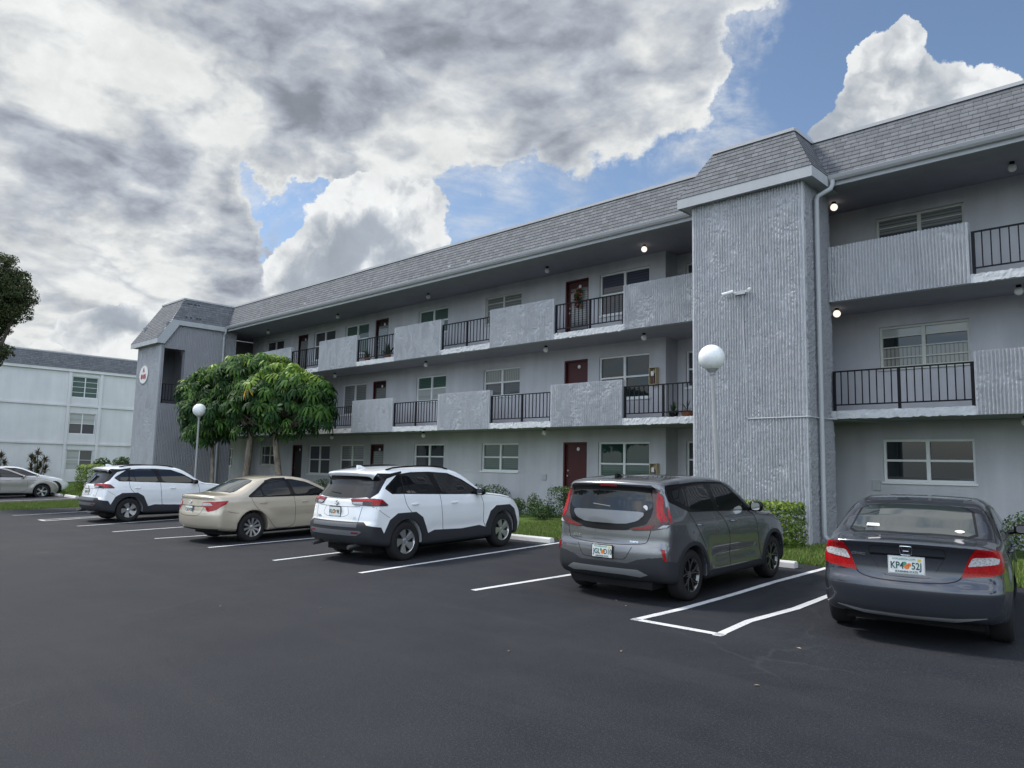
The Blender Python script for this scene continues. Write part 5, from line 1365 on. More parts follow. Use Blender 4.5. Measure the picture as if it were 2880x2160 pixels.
# ------------------------------------------------------------------ grey boxy hatchback
P_GREY = paint('gravity_grey_paint', (.165, .17, .18), .7, .25)
def make_boxy(loc, th, pitch):
    prof = [(-.62, .27), (-.72, .36), (-.745, .46), (-.745, .60), (-.735, .70), (-.70, .74), (-.69, .90), (-.68, 1.0), (-.66, 1.10), (-.585, 1.40), (-.60, 1.475), (-.60, 1.52), (-.50, 1.56), (0, 1.60), (.6, 1.61), (1.1, 1.585), (1.42, 1.52), (1.60, 1.42), (2.0, 1.15), (2.15, 1.07), (2.4, 1.05), (2.85, 1.0), (3.15, .90), (3.33, .76), (3.43, .60), (3.44, .42), (3.3, .25), (3.0, .22), (.5, .22), (-.4, .24)]
    plan = [(-.8, .80), (-.55, .865), (-.1, .90), (.5, .895), (1.5, .895), (2.4, .90), (2.9, .89), (3.2, .83), (3.45, .74)]
    sec = [(0, -.03), (.3, -.01), (.6, 0), (.85, 0), (1.0, -.012), (1.1, -.035), (1.3, -.085), (1.5, -.14), (1.62, -.20)]
    b = Body(prof, plan, sec, (0, 2.60), .328, bow=(.17, .22), crown=.05, k=.10, zc=.95, fl=(.022, .02), round_=1)
    c = Car('parked_car', loc, th, pitch, b, P_GREY, label='dark grey boxy hatchback with black rear glass and tall red taillights', cat='car', group='cars parked in the stalls')
    # black tailgate surround
    c.rear([(.0, .895), (.35, .91), (.60, .99), (.72, 1.10), (.745, 1.16), (.70, 1.35), (.655, 1.46), (.60, 1.49), (-.60, 1.49), (-.655, 1.46), (-.70, 1.35), (-.745, 1.16), (-.72, 1.10), (-.60, .99), (-.35, .91)], M['car_black'], 'tailgate_surround', n=1, q=.15, off=.004)
    c.rear([(.60, 1.17), (.655, 1.22), (.60, 1.40), (.55, 1.435), (-.55, 1.435), (-.60, 1.40), (-.655, 1.22), (-.60, 1.17), (-.5, 1.14), (.5, 1.14)], M['cglass'], 'rear_windscreen', n=1, q=.15, off=.009)
    c.rear([(.54, 1.145), (.545, 1.10), (.47, 1.03), (.30, .985), (-.30, .985), (-.47, 1.03), (-.545, 1.10), (-.54, 1.145), (-.2, 1.15), (.2, 1.15)], M['silver_g'], 'tailgate_panel', n=1, q=.18, off=.020)
    # tall lamps
    c.diag([(-.60, .70, 1.44), (-.52, .80, 1.36), (-.56, .855, 1.2), (-.50, .89, 1.02), (-.52, .88, .97), (-.66, .76, .925), (-.69, .45, .905), (-.69, .38, .935), (-.66, .62, .99), (-.66, .70, 1.08), (-.62, .72, 1.2), (-.60, .69, 1.36)], M['lamp_dark'], 'taillight', ang=42, n=1, q=.12, off=.013)
    c.diag([(-.57, .745, 1.41), (-.53, .80, 1.33), (-.58, .83, 1.18), (-.56, .87, 1.05), (-.62, .82, 1.02), (-.64, .775, 1.10), (-.61, .755, 1.22)], M['lamp_red'], 'lamp_lens', ang=42, n=0, off=.018)
    c.diag([(-.52, .845, 1.22), (-.50, .87, 1.13), (-.49, .89, 1.03), (-.525, .885, 1.02), (-.545, .86, 1.12)], M['lamp_red'], 'lamp_lens', ang=42, n=0, off=.019)
    c.diag([(-.64, .74, 1.0), (-.68, .55, .955), (-.69, .42, .93), (-.69, .44, .92), (-.66, .70, .945)], M['lamp_dred'], 'lamp_lens', ang=42, n=0, off=.018)
    c.diag([(-.60, .83, .99), (-.53, .87, .995), (-.57, .85, .96), (-.64, .78, .95)], M['lamp_clear'], 'lamp_lens', ang=42, n=0, off=.018)
    c.rear([(.13, 1.485), (-.13, 1.485), (-.13, 1.465), (.13, 1.465)], M['lamp_dred'], 'brake_light', n=0, off=.010)
    # tailgate outline and bumper
    c.rearline([(.66, .97), (.62, .80), (.58, .745), (.0, .715), (-.58, .745), (-.62, .80), (-.66, .97)], w=.008)
    c.rearline([(.42, .705), (.34, .56), (.28, .54), (-.28, .54), (-.34, .56), (-.42, .705)], w=.007)
    c.rear([(.80, .60), (.50, .555), (.36, .50), (-.36, .50), (-.50, .555), (-.80, .60), (-.86, .50), (-.80, .28), (.80, .28), (.86, .50)], M['clad'], 'rear_bumper', n=0, off=.008)
    c.diag([(-.72, .70, .585), (-.42, .9, .53), (-.385, .905, .42), (-.36, .905, .26), (-.6, .7, .26), (-.72, .45, .27), (-.74, .45, .52)], M['clad'], 'bumper_corner', n=0, off=.009)
    c.rear([(.62, .375), (.50, .43), (-.50, .43), (-.62, .375), (-.52, .345), (-.30, .36), (.30, .36), (.52, .345)], M['silver'], 'skid_plate', n=0, off=.018)
    c.diag([(-.66, .83, .70), (-.62, .86, .69), (-.60, .87, .54), (-.63, .855, .56)], M['lamp_red'], 'reflector', ang=45, n=0, off=.012)
    # side glass
    dlo = [(-.42, 1.28), (-.44, 1.40), (-.40, 1.485), (.4, 1.52), (1.10, 1.50), (1.30, 1.44), (1.80, 1.12), (1.72, 1.075), (.8, 1.11), (.02, 1.135), (-.10, 1.17)]
    c.side(dlo, M['car_black'], 'window_surround', n=1, q=.08, off=.003)
    c.side([(-.30, 1.30), (-.31, 1.41), (-.02, 1.44), (-.02, 1.20), (-.12, 1.24)], M['cglass'], 'quarter_window', n=1, q=.12, off=.007)
    c.side([(.03, 1.17), (.03, 1.455), (.60, 1.475), (.72, 1.135)], M['cglass'], 'rear_window', n=1, q=.1, off=.007)
    c.side([(.86, 1.13), (.76, 1.475), (1.05, 1.475), (1.25, 1.42), (1.62, 1.18), (1.60, 1.10)], M['cglass'], 'front_window', n=1, q=.1, off=.007)
    c.patch([(1.48, .60, 0), (1.50, -.60, 0), (2.02, -.68, 0), (2.12, 0, 0), (2.02, .68, 0)], (0, 0, -1), M['cglass'], 'windscreen', n=1, off=.005, q=.1)
    c.sideline([(-.03, 1.16), (.10, 1.0), (.30, .75), (.44, .55), (.48, .36)], w=.009); c.sideline([(.80, 1.11), (1.05, .92), (1.12, .7), (1.14, .34)], w=.009); c.sideline([(1.75, 1.08), (2.0, .98), (2.06, .7), (2.10, .45), (2.15, .34)], w=.009)
    c.side([(.45, .235), (.45, .34), (1.3, .33), (2.15, .34), (2.15, .235)], M['clad'], 'sill_cladding', n=0, off=.010)
    c.side([(.62, .52), (.9, .56), (1.10, .565), (1.10, .555), (.9, .545)], M['silver_g'], 'door_crease', n=0, off=.006); c.side([(1.15, .565), (1.4, .57), (1.7, .52), (1.95, .49), (1.7, .535), (1.4, .556)], M['silver_g'], 'door_crease', n=0, off=.006)
    for xa in (0, 2.60):
        o_ = []; i_ = []
        for t in np.linspace(-12, 192, 26):
            a = R(t); o_.append((xa+math.cos(a)*.435, .328+math.sin(a)*.435)); i_.append((xa+math.cos(a)*.385, .328+math.sin(a)*.385))
        c.side(o_+i_[::-1], M['clad'], 'arch_cladding', n=0, off=.009, sp=None)
    for x in (.24, 1.24):
        for sg in (-1, 1):
            q = [c.hit((x+dx, sg*3, .96), (0, -sg, 0)) for dx in (-.085, -.05, .05, .085)]
            MB().tube([(p[0], p[1]+sg*o_, p[2]) for p, o_ in zip(q, (.0, .03, .03, .0))], .013, 8).build('door_handle', P_GREY, c.e, True)
    c.mirror_glass(1.80, 1.14, 0, M['car_black'], (.12, .19, .15))
    p = c.hit((-.36, 0, 3), (0, 0, -1)); mb = MB(); mb.prism([(-.44, p[2]-.01), (-.24, p[2]), (-.36, p[2]+.05), (-.43, p[2]+.06)], 1, -.015, .015); mb.build('antenna_fin', M['car_black'], c.e, bevel=.004)
    c.tubes([[(-.06, 1.20), (.10, 1.215), (.22, 1.225)]], .009, M['clad_l'], 'wiper')
    c.plate(.625, ('JGL', 'D10'))
    # badge strokes
    z = 1.065; a = .035
    c.tubes([[(.135, z-a), (.125, z+a)], [(.125, z-.005), (.075, z+a)], [(.115, z-.002), (.075, z-a), (.055, z-a), (.03, z+a), (.005, z+a*1.0)], [(.03, z+a), (.0, z-a), (-.025, z-a), (-.055, z+a)], [(-.055, z+a), (-.075, z+a*.9), (-.095, z-a), (-.12, z-a)], [(-.12, z-a), (-.135, z+a)]], .0045, M['chrome'], 'emblem')
    c.text('SOUL', .05, .46, .80, M['chrome'], sx=1.15); c.text('TURBO', .028, -.44, .77, M['chrome'], sx=1.3)
    p = c.hit((-3, -.56, 1.20), (1, 0, 0)); mb = MB(); mb.lathe([(.001, 0), (.032, 0), (.034, .002)], 20, (p[0]-.014, p[1], p[2]), 0); mb.build('window_sticker', M['sticker'], c.e)
    c.wheels_((0, 2.60), .885, .328, .215, .225, 'soul', M['alloy_d'])
    return c
M['silver_g'] = paint('silver_grey_panel', (.15, .155, .16), .5, .3)
make_boxy((-6.09, 8.78), 2.5, 1.2)

# ------------------------------------------------------------------ sedans
def make_sedan(name_label, loc, th, pitch, paintm, d, group='cars parked in the stalls'):
    """d: measurements of one particular sedan"""
    b = Body(d['prof'], d['plan'], d['sec'], (0, d['wb']), d['r'], bow=d['bow'], crown=.05, k=d.get('k', .10), zc=d.get('zc', .78), fl=d.get('fl', (.018, .012)), round_=d.get('rd', 1), bump=d.get('bump'))
    c = Car('parked_car', loc, th, pitch, b, paintm, label=name_label, cat='car', group=group)
    wb = d['wb']; r = d['r']
    c.side(d['dlo'], M['car_black'], 'window_surround', n=1, q=.10, off=.003)
    for nm, p in d['glass']: c.side(p, M['cglass'], nm, n=1, q=.12, off=.007)
    c.patch([(x, y, 0) for x, y in d['ws']], (0, 0, -1), M['cglass'], 'windscreen', n=1, off=.005, q=.12)
    c.patch([(x, y, 0) for x, y in d['rs']], (0, 0, -1), M['car_black'], 'rear_glass_border', n=1, off=.003, q=.12)
    cx = np.mean([p[0] for p in d['rs']])
    c.patch([(cx+(x-cx)*.93, y*.955, 0) for x, y in d['rs']], (0, 0, -1), M['cglass2'], 'rear_windscreen', n=1, off=.006, q=.12)
    for l in d['lines']: c.sideline(l, w=.008)
    for l in d.get('rlines', []): c.rearline(l, w=.008)
    for x in d['handles']:
        for sg in (-1, 1):
            q = [c.hit((x[0]+dx, sg*3, x[1]), (0, -sg, 0)) for dx in (-.09, -.05, .05, .09)]
            MB().tube([(p[0], p[1]+sg*o_, p[2]) for p, o_ in zip(q, (.0, .03, .03, .0))], .013, 8).build('door_handle', paintm, c.e, True)
    c.mirror_glass(d['mir'][0], d['mir'][1], 0, d.get('mirm', paintm), (.13, .18, .12))
    c.wheels_((0, wb), d['half'], r, .215, d['rim'], d['style'], d['rimm'])
    if 'head' in d:
        for sg in (-1, 1): c.patch([(x, sg*y, z) for x, y, z in d['head']], (-.5, -sg*.86, 0), M['lamp_clear'], 'headlight', n=1, off=.006)
    return c
CAMRY = dict(prof=[(-.90, .28), (-1.02, .36), (-1.05, .50), (-1.05, .66), (-1.02, .72), (-1.00, .88), (-.985, .97), (-1.0, 1.045), (-.90, 1.065), (-.60, 1.075), (-.45, 1.10), (.10, 1.33), (.35, 1.40), (.75, 1.445), (1.15, 1.445), (1.55, 1.39), (1.9, 1.24), (2.35, 1.03), (2.55, .98), (3.1, .90), (3.5, .77), (3.70, .60), (3.73, .42), (3.6, .25), (3.2, .20), (.5, .20), (-.5, .24)],
    plan=[(-1.1, .80), (-.8, .865), (-.3, .90), (.5, .905), (2.2, .905), (2.9, .895), (3.3, .84), (3.7, .74)],
    sec=[(0, -.04), (.25, -.02), (.5, 0), (.75, -.002), (.9, -.02), (1.0, -.06), (1.15, -.14), (1.35, -.26), (1.5, -.36)],
    wb=2.775, r=.325, bow=(.26, .30), half=.88, rim=.215, style='camry', rimm=M['alloy'], rd=1, k=.11,
    dlo=[(-.08, .985), (-.10, 1.02), (.40, 1.33), (.65, 1.375), (1.1, 1.37), (1.5, 1.29), (2.08, 1.02), (2.06, .965)],
    glass=[('quarter_window', [(-.02, 1.005), (.22, 1.165), (.27, 1.0)]), ('rear_window', [(.31, 1.0), (.265, 1.19), (.48, 1.32), (.66, 1.35), (.92, 1.35), (1.0, .995)]), ('front_window', [(1.12, .995), (1.03, 1.345), (1.15, 1.34), (1.48, 1.265), (1.92, 1.05), (1.90, .985)])],
    ws=[(1.50, .52), (1.58, 0), (1.50, -.52), (2.12, -.70), (2.30, 0), (2.12, .70)], rs=[(.22, .48), (.26, 0), (.22, -.48), (-.38, -.60), (-.48, 0), (-.38, .60)],
    lines=[[(-.03, .985), (-.02, .9), (.10, .72), (.35, .55), (.50, .34), (.60, .27)], [(1.06, .98), (1.10, .6), (1.08, .27), (.60, .265)], [(2.08, .97), (2.18, .7), (2.12, .27), (1.1, .265)], [(-.60, .70), (-.42, .66), (-.35, .66)], [(2.1, .97), (2.8, .93), (3.3, .84)]],
    handles=[(.25, .865), (1.35, .845)], mir=(1.98, 1.03), head=[(3.66, .62, .72), (3.2, .86, .82), (3.15, .87, .74), (3.55, .72, .63)])
P_GOLD = paint('champagne_paint', (.50, .445, .355), .4, .32)
c = make_sedan('champagne gold sedan parked between the two white SUVs', (-16.85, 8.2), 4, 1.4, P_GOLD, CAMRY)
c.rearline([(.55, .83), (.45, .81), (-.45, .81), (-.55, .83)], w=.014, material=M['gap'])
c.rearline([(.50, .80), (.42, .64), (.30, .60), (-.30, .60), (-.42, .64), (-.50, .80)], w=.007)
c.rearline([(.66, 1.0), (.60, .97), (-.60, .97), (-.66, 1.0)], w=.006)
c.diag([(-1.02, .50, .90), (-.98, .70, .915), (-.80, .85, .925), (-.64, .90, .93), (-.70, .90, .86), (-.88, .82, .74), (-1.0, .66, .70), (-1.02, .60, .80), (-1.03, .48, .81)], M['lamp_red'], 'taillight', ang=38, n=1, q=.1, off=.012)
c.diag([(-1.02, .51, .888), (-.97, .70, .895), (-.93, .76, .84), (-1.0, .68, .825), (-1.03, .50, .825)], M['lamp_clear'], 'lamp_lens', ang=38, n=0, off=.016)
c.plate(.735, ('CSL', 'V20'), full=False, dark_frame=True)
n = 24
c.tubes([[(.055*math.cos(2*math.pi*i/n), .90+.036*math.sin(2*math.pi*i/n)) for i in range(n+1)], [(.050*math.cos(2*math.pi*i/n), .910+.015*math.sin(2*math.pi*i/n)) for i in range(n+1)], [(.018*math.cos(2*math.pi*i/n), .90+.034*math.sin(2*math.pi*i/n)) for i in range(n+1)]], .0045, M['chrome'], 'emblem')
c.side([(.40, 1.335), (.62, 1.385), (.95, 1.39), (.95, 1.36), (.62, 1.35), (.42, 1.295)], M['car_black'], 'rain_visor', n=0, off=.02)
c.rear([(.80, .33), (-.80, .33), (-.7, .26), (.7, .26)], M['clad'], 'bumper_valance', n=0, off=.006)

CIVIC = dict(prof=[(-.86, .27), (-.92, .33), (-.94, .44), (-.95, .54), (-.945, .60), (-.905, .66), (-.89, .72), (-.885, .86), (-.90, .95), (-.945, 1.005), (-.935, 1.03), (-.86, 1.035), (-.62, 1.055), (-.52, 1.075), (-.05, 1.28), (.25, 1.365), (.65, 1.42), (1.05, 1.425), (1.4, 1.37), (1.8, 1.19), (2.3, .98), (2.6, .92), (3.0, .84), (3.35, .70), (3.52, .52), (3.52, .36), (3.4, .22), (.5, .18), (-.5, .22)],
    plan=[(-1.0, .745), (-.7, .81), (-.2, .862), (.5, .88), (2.2, .88), (2.8, .86), (3.2, .78), (3.5, .68)],
    sec=[(0, -.06), (.25, -.03), (.45, -.005), (.56, .004), (.68, -.006), (.85, -.02), (.98, -.045), (1.1, -.10), (1.3, -.19), (1.45, -.28)],
    wb=2.67, r=.315, bow=(.21, .28), half=.86, rim=.205, style='five', rimm=M['alloy'], rd=1, k=.10,
    dlo=[(-.25, 1.03), (-.22, 1.07), (.15, 1.28), (.45, 1.335), (.9, 1.34), (1.3, 1.25), (1.95, 1.0), (1.95, .95)],
    glass=[('quarter_window', [(-.12, 1.06), (.10, 1.19), (.14, 1.05)]), ('rear_window', [(.18, 1.05), (.14, 1.215), (.30, 1.275), (.50, 1.305), (.82, 1.31), (.88, 1.02)]), ('front_window', [(.98, 1.01), (.92, 1.31), (1.28, 1.225), (1.80, 1.02), (1.80, .97)])],
    ws=[(1.32, .50), (1.38, 0), (1.32, -.50), (2.0, -.68), (2.2, 0), (2.0, .68)], rs=[(.17, .545), (.22, 0), (.17, -.545), (-.47, -.61), (-.55, 0), (-.47, .61)],
    lines=[[(-.20, 1.03), (-.15, .9), (.05, .72), (.28, .58), (.42, .40), (.50, .25)], [(.92, 1.0), (.96, .6), (.94, .25), (.5, .24)], [(1.95, .95), (2.05, .7), (2.0, .25), (.95, .24)]],
    handles=[(.15, .90), (1.15, .87)], mir=(1.78, 1.02), mirm=M['car_black'], head=[(3.45, .55, .68), (2.95, .82, .78), (2.95, .83, .68), (3.45, .62, .58)])
P_CIV = paint('polished_metal_paint', (.046, .051, .064), .6, .25)
c = make_sedan('dark grey compact sedan at the right edge, seen from behind', (-2.60, 9.10), 10, .9, P_CIV, CIVIC)
# lamps
c.diag([(-.88, .60, .985), (-.76, .72, .98), (-.58, .80, .955), (-.54, .82, .86), (-.60, .81, .775), (-.76, .74, .74), (-.87, .58, .715), (-.88, .475, .705), (-.88, .49, .73), (-.88, .585, .94)], M['lamp_red'], 'taillight', ang=32, n=1, q=.10, off=.010)
c.diag([(-.87, .59, .905), (-.77, .72, .915), (-.68, .76, .895), (-.70, .755, .85), (-.86, .63, .825), (-.87, .54, .815)], M['lamp_clear'], 'lamp_lens', ang=32, n=1, q=.1, off=.014)
c.diag([(-.87, .57, .80), (-.76, .72, .825), (-.62, .79, .85), (-.64, .79, .80), (-.77, .73, .765), (-.87, .58, .735), (-.87, .50, .728)], M['lamp_red2'] if 'lamp_red2' in M else M['lamp_red'], 'lamp_lens', ang=32, n=0, off=.013)
c.rearline([(.600, .985), (.475, .715), (.42, .665), (.25, .635), (-.25, .635), (-.42, .665), (-.475, .715), (-.600, .985)], w=.010)
c.rearline([(.60, .985), (.30, 1.0), (-.30, 1.0), (-.60, .985)], w=.006)
# number plate recess: darker pressed pocket
c.rearline([(.34, .90), (.335, .955), (.31, .972), (-.31, .972), (-.335, .955), (-.34, .90)], w=.006)
c.rear([(.335, .895), (-.335, .895), (-.33, .875), (.33, .875)], M['car_black'], 'garnish_shadow_line', n=0, off=.004)
c.rear([(.325, .875), (-.325, .875), (-.225, .695), (-.16, .68), (.16, .68), (.225, .695)], P_CIV, 'plate_pocket', n=1, q=.12, off=.004)
c.rearline([(.330, .88), (.225, .695), (.16, .678), (-.16, .678), (-.225, .695), (-.330, .88)], w=.005)
c.plate(.792, ('KP4', '52J'), dark_frame=False)
z = .936
c.tubes([[(.050, z+.042), (.055, z+.02), (.046, z-.040), (.035, z-.045), (-.035, z-.045), (-.046, z-.040), (-.055, z+.02), (-.050, z+.042), (-.04, z+.045), (.04, z+.045), (.050, z+.042)], [(.036, z+.036), (.022, z-.036)], [(-.036, z+.036), (-.022, z-.036)], [(.028, z-.006), (-.028, z-.006)]], .0042, M['chrome'], 'emblem')
c.text('CIVIC', .030, .445, .872, M['chrome'], sx=1.9)
c.rear([(.66, .345), (.40, .318), (0, .308), (-.40, .318), (-.66, .345), (-.40, .29), (0, .280), (.40, .29)], M['silver_d'] if 'silver_d' in M else M['silver'], 'bumper_lip', n=0, off=.010)
c.rear([(.60, .285), (-.60, .285), (-.55, .22), (.55, .22)], M['car_dark'], 'bumper_valance', n=0, off=.006)
p = c.hit((-.40, -.44, 3), (0, 0, -1)); MB().add([(p[0]+.03*math.cos(t)*.8, p[1]+.045*math.sin(t), p[2]+.012+.03*math.cos(t)*.45) for t in np.linspace(0, 6.28, 18, endpoint=False)], [tuple(range(18))]).build('window_sticker', M['sticker'], c.e)
p = c.hit((-.36, .36, 3), (0, 0, -1)); MB().add([(p[0]+a*.03, p[1]+b*.07, p[2]+.012+a*.0125) for a, b in ((-1, -1), (-1, 1), (1, 1), (1, -1))], [(0, 1, 2, 3)]).build('window_sticker', M['sticker'], c.e)

# silver sedan and the white car behind it, far left, seen from the side
VOL = dict(CAMRY); VOL.update(style='sedan', rimm=M['alloy'], r=.33, rim=.235,
    prof=[(-.90, .28), (-1.0, .36), (-1.03, .50), (-1.03, .66), (-1.0, .72), (-.98, .88), (-.96, 1.0), (-.60, 1.06), (-.30, 1.12), (.20, 1.36), (.55, 1.43), (1.0, 1.44), (1.35, 1.40), (1.75, 1.24), (2.25, 1.04), (2.5, 1.0), (3.1, .90), (3.45, .76), (3.62, .60), (3.66, .42), (3.5, .25), (3.2, .20), (.5, .20), (-.5, .24)],
    dlo=[(-.08, 1.0), (-.10, 1.03), (.35, 1.33), (.65, 1.375), (1.1, 1.36), (1.4, 1.28), (1.98, 1.03), (1.96, .975)],
    glass=[('rear_window', [(.02, 1.01), (.40, 1.30), (.62, 1.345), (.90, 1.34), (.97, 1.0)]), ('front_window', [(1.08, 1.0), (1.0, 1.335), (1.1, 1.33), (1.38, 1.255), (1.84, 1.05), (1.82, .99)])])
P_SIL = paint('silver_paint', (.40, .385, .36), .5, .3)
c = make_sedan('silver sedan seen side on at far left edge behind grass island', (-41.9, 7.65), 1, 0, P_SIL, VOL, group='cars at the far left lot')
c = make_sedan('white car mostly hidden behind the silver sedan at far left', (-44.6, 8.85), 1, 0, P_WHITE, VOL, group='cars at the far left lot')

# ================================================================== far building
FX = -59.5
fb = empty('far_apartment_building', (FX-4, 14, gz(14, FX)), label='pale three storey apartment building with shingled mansard behind the left tower', cat='apartment building')
def PF(mb, name, mats, **k):
    o = mb.build(name, mats, None, **k); o.parent = fb; o.location = -Vector(fb.location); return o
FW = [(16.40, 18.15)]
FZ = [(.86, 2.30), (3.42, 4.90), (6.02, 7.53)]
def fwall(mb):
    ys = [-14, 16.40, 18.15, 30]; zs = [-.3]+[v for z in FZ for v in z]+[8.1]
    for i in range(3):
        for j in range(len(zs)-1):
            if i == 1 and j % 2 == 1: continue
            mb.quad((FX, ys[i], zs[j]), (FX, ys[i+1], zs[j]), (FX, ys[i+1], zs[j+1]), (FX, ys[i], zs[j+1]))
    for a, b in FZ:
        y0, y1, xi = 16.40, 18.15, FX-.2
        mb.quad((FX, y0, a), (FX, y0, b), (xi, y0, b), (xi, y0, a)); mb.quad((FX, y1, b), (FX, y1, a), (xi, y1, a), (xi, y1, b))
        mb.quad((FX, y0, a), (xi, y0, a), (xi, y1, a), (FX, y1, a)); mb.quad((FX, y0, b), (FX, y1, b), (xi, y1, b), (xi, y0, b))
    mb.box(FX-12, FX-.25, -14, 30, -.3, 8.6)
mb = MB(); fwall(mb); PF(mb, 'wall', M['wall_far'])
for y in (16.17, 18.22):
    mb = MB(); mb.box(FX+.002, FX+.10, y, y+.19, -.3, 7.82); PF(mb, 'pilaster', M['wall_far'])
for z in (2.66, 5.36):
    for a, b in ((-14, 16.168), (16.362, 18.218), (18.412, 30)):
        mb = MB(); mb.box(FX+.002, FX+.09, a, b, z, z+.13); PF(mb, 'string_course', M['wall_far'])
mb = MB(); mb.box(FX+.002, FX+.16, -14, 30, 7.82, 8.03); PF(mb, 'fascia', M['wall_far'])
for k, (a, b) in enumerate(FZ):
    mb = MB(); y0, y1 = 16.42, 18.13; x = FX-.10; t = .05; m_ = (y0+y1)/2
    for q in ((y0, y1, a+.002, a+t), (y0, y1, b-t, b-.002), (y0, y0+t, a+t, b-t), (y1-t, y1, a+t, b-t), (m_-.03, m_+.03, a+t, b-t)): mb.box(x, x+.05, *q)
    n = 4 if k == 2 else 2
    for i in range(1, n):
        z = a+(b-a)*i/n; mb.box(x+.004, x+.045, y0+t, m_-.03, z-.015, z+.015); mb.box(x+.004, x+.045, m_+.03, y1-t, z-.015, z+.015)
    w = PF(mb, 'window', M['frame'])
    mb = MB(); h = (a+b)/2; L = [M[m] for m in (('blind_white', 'drape', 'blind_white', 'drape'), ('drape', 'blind_dark', 'blind_white', 'blind_white'), ('blind_green', 'blind_green', 'blind_green', 'blind_green'))[k]]
    for i, (c0, c1, d0, d1) in enumerate(((y0, m_, a, h), (m_, y1, a, h), (y0, m_, h, b), (m_, y1, h, b))):
        mb.mi = i; mb.quad((x+.01, c0, d0), (x+.01, c1, d0), (x+.01, c1, d1), (x+.01, c0, d1))
    mb.build('pane', L, w)
rf2 = Roof(); rf2.face((FX+.2, -14, 8.03), (FX+.2, 30, 8.03), (FX-.45, 30, 9.15), (FX-.45, -14, 9.15), courses=9)
o = rf2.build('roof'); o.parent = fb; o.location = -Vector(fb.location)
mb = MB(); mb.box(FX-.55, FX-.42, -14, 30, 9.12, 9.21); mb.box(FX-12, FX-.56, -14, 30, 9.0, 9.12); PF(mb, 'drip_edge', M['gut'])

# ================================================================== globe lamp posts
def lamp_post(x, y, zc, tilt, label):
    z0 = gz(y, x)
    e = empty('lamp_post', (x, y, z0), label=label, cat='lamp post', group='globe lamp posts')
    e.rotation_euler = (0, R(tilt), 0)
    H = zc-z0; r = .262
    mb = MB(); mb.lathe([(.075, 0), (.075, .02), (.055, .03), (.046, 1.2), (.038, H-r-.10), (.038, H-r-.02)], 18); mb.build('pole', M['galv'], e, True)
    mb = MB(); mb.lathe([(.045, H-r-.10), (.055, H-r-.09), (.055, H-r-.05), (.11, H-r+.01), (.125, H-r+.03), (.12, H-r+.045)], 24); mb.build('fitter', M['galv'], e, True)
    mb = MB(); mb.lathe([(.12, H-r*math.cos(.47))]+[(r*math.sin(t), H-r*math.cos(t)) for t in np.linspace(.50, math.pi-.02, 22)]+[(.001, H+r)], 36); mb.build('globe_shade', M['lampglobe'], e, True)
    return e
M['lampglobe'] = mat('acrylic_globe', (.78, .80, .80), .18, spec=.5); 
_b = M['lampglobe'].node_tree.nodes['Principled BSDF']; _b.inputs['Subsurface Weight'].default_value = .3; _b.inputs['Subsurface Radius'].default_value = (.1, .1, .1)
lamp_post(-7.36, 13.55, 4.0, -2.6, 'white globe lamp on a grey pole in front of the ribbed stair tower')
lamp_post(-30.35, 13.1, 3.76, -.6, 'white globe lamp on a grey pole in front of the umbrella trees')

# ================================================================== foliage
def leafmat(name, c, v=.3, rough=.45, tr=.25, spec=.35):
    m = mat(name, c, rough, spec=spec); t = NT(m); o = t.obj()
    n = t.noise(o, 1.6, 3); g = t.n('ShaderNodeNewGeometry').outputs['Random Per Island']
    a = t.mix(g, tuple(x*(1-v) for x in c), tuple(min(1, x*(1+v)) for x in c))
    t.base(a)
    tl = t.n('ShaderNodeBsdfTranslucent'); t.put(tl.inputs[0], a); mx = t.n('ShaderNodeMixShader', {0: tr}); t.L.new(t.b.outputs[0], mx.inputs[1]); t.L.new(tl.outputs[0], mx.inputs[2])
    out = [n for n in t.N if n.type == 'OUTPUT_MATERIAL'][0]; t.L.new(mx.outputs[0], out.inputs[0])
    return m
M['umb_dark'] = leafmat('umbrella_leaf_dark', (.020, .052, .016), .35, .6, .15, .12)
M['umb_mid'] = leafmat('umbrella_leaf_mid', (.055, .115, .024), .3, .6, .2, .12)
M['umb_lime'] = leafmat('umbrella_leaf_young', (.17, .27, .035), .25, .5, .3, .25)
M['umb_gold'] = leafmat('umbrella_leaf_yellow', (.50, .28, .02), .2, .5, .2)
M['hedge_a'] = leafmat('hedge_leaf', (.105, .175, .026), .35); M['hedge_b'] = leafmat('hedge_leaf_deep', (.055, .10, .018), .3); M['hedge_y'] = leafmat('hedge_leaf_young', (.22, .30, .045), .25)
M['oak_a'] = leafmat('oak_leaf', (.040, .060, .020), .35); M['oak_b'] = leafmat('oak_leaf_olive', (.075, .085, .030), .3)
M['bush_a'] = leafmat('bush_leaf', (.055, .11, .038), .35); M['bush_b'] = leafmat('bush_leaf_deep', (.028, .06, .022), .3)
M['spike_a'] = leafmat('spike_leaf', (.075, .085, .035), .35); M['spike_b'] = leafmat('spike_leaf_red', (.13, .075, .04), .3)
def m_bark(name, c1, c2, sc=6):
    m = mat(name, c1, .9, spec=.2); t = NT(m); o = t.obj(); n = t.noise(t.map(o, (1, 1, .45)), sc, 6, .7); k = t.noise(o, sc*3, 4, .7)
    t.base(t.mix(t.rng(n, .42, .62), c1, c2)); t.bump(t.math('ADD', n, k), .6, .03); return m
M['bark'] = m_bark('bark_mottled', (.16, .13, .105), (.30, .26, .22)); M['bark_dark'] = m_bark('bark_dark', (.06, .05, .04), (.13, .11, .09))
M['twig'] = mat('twig_brown', (.07, .055, .04), .9, spec=.2)

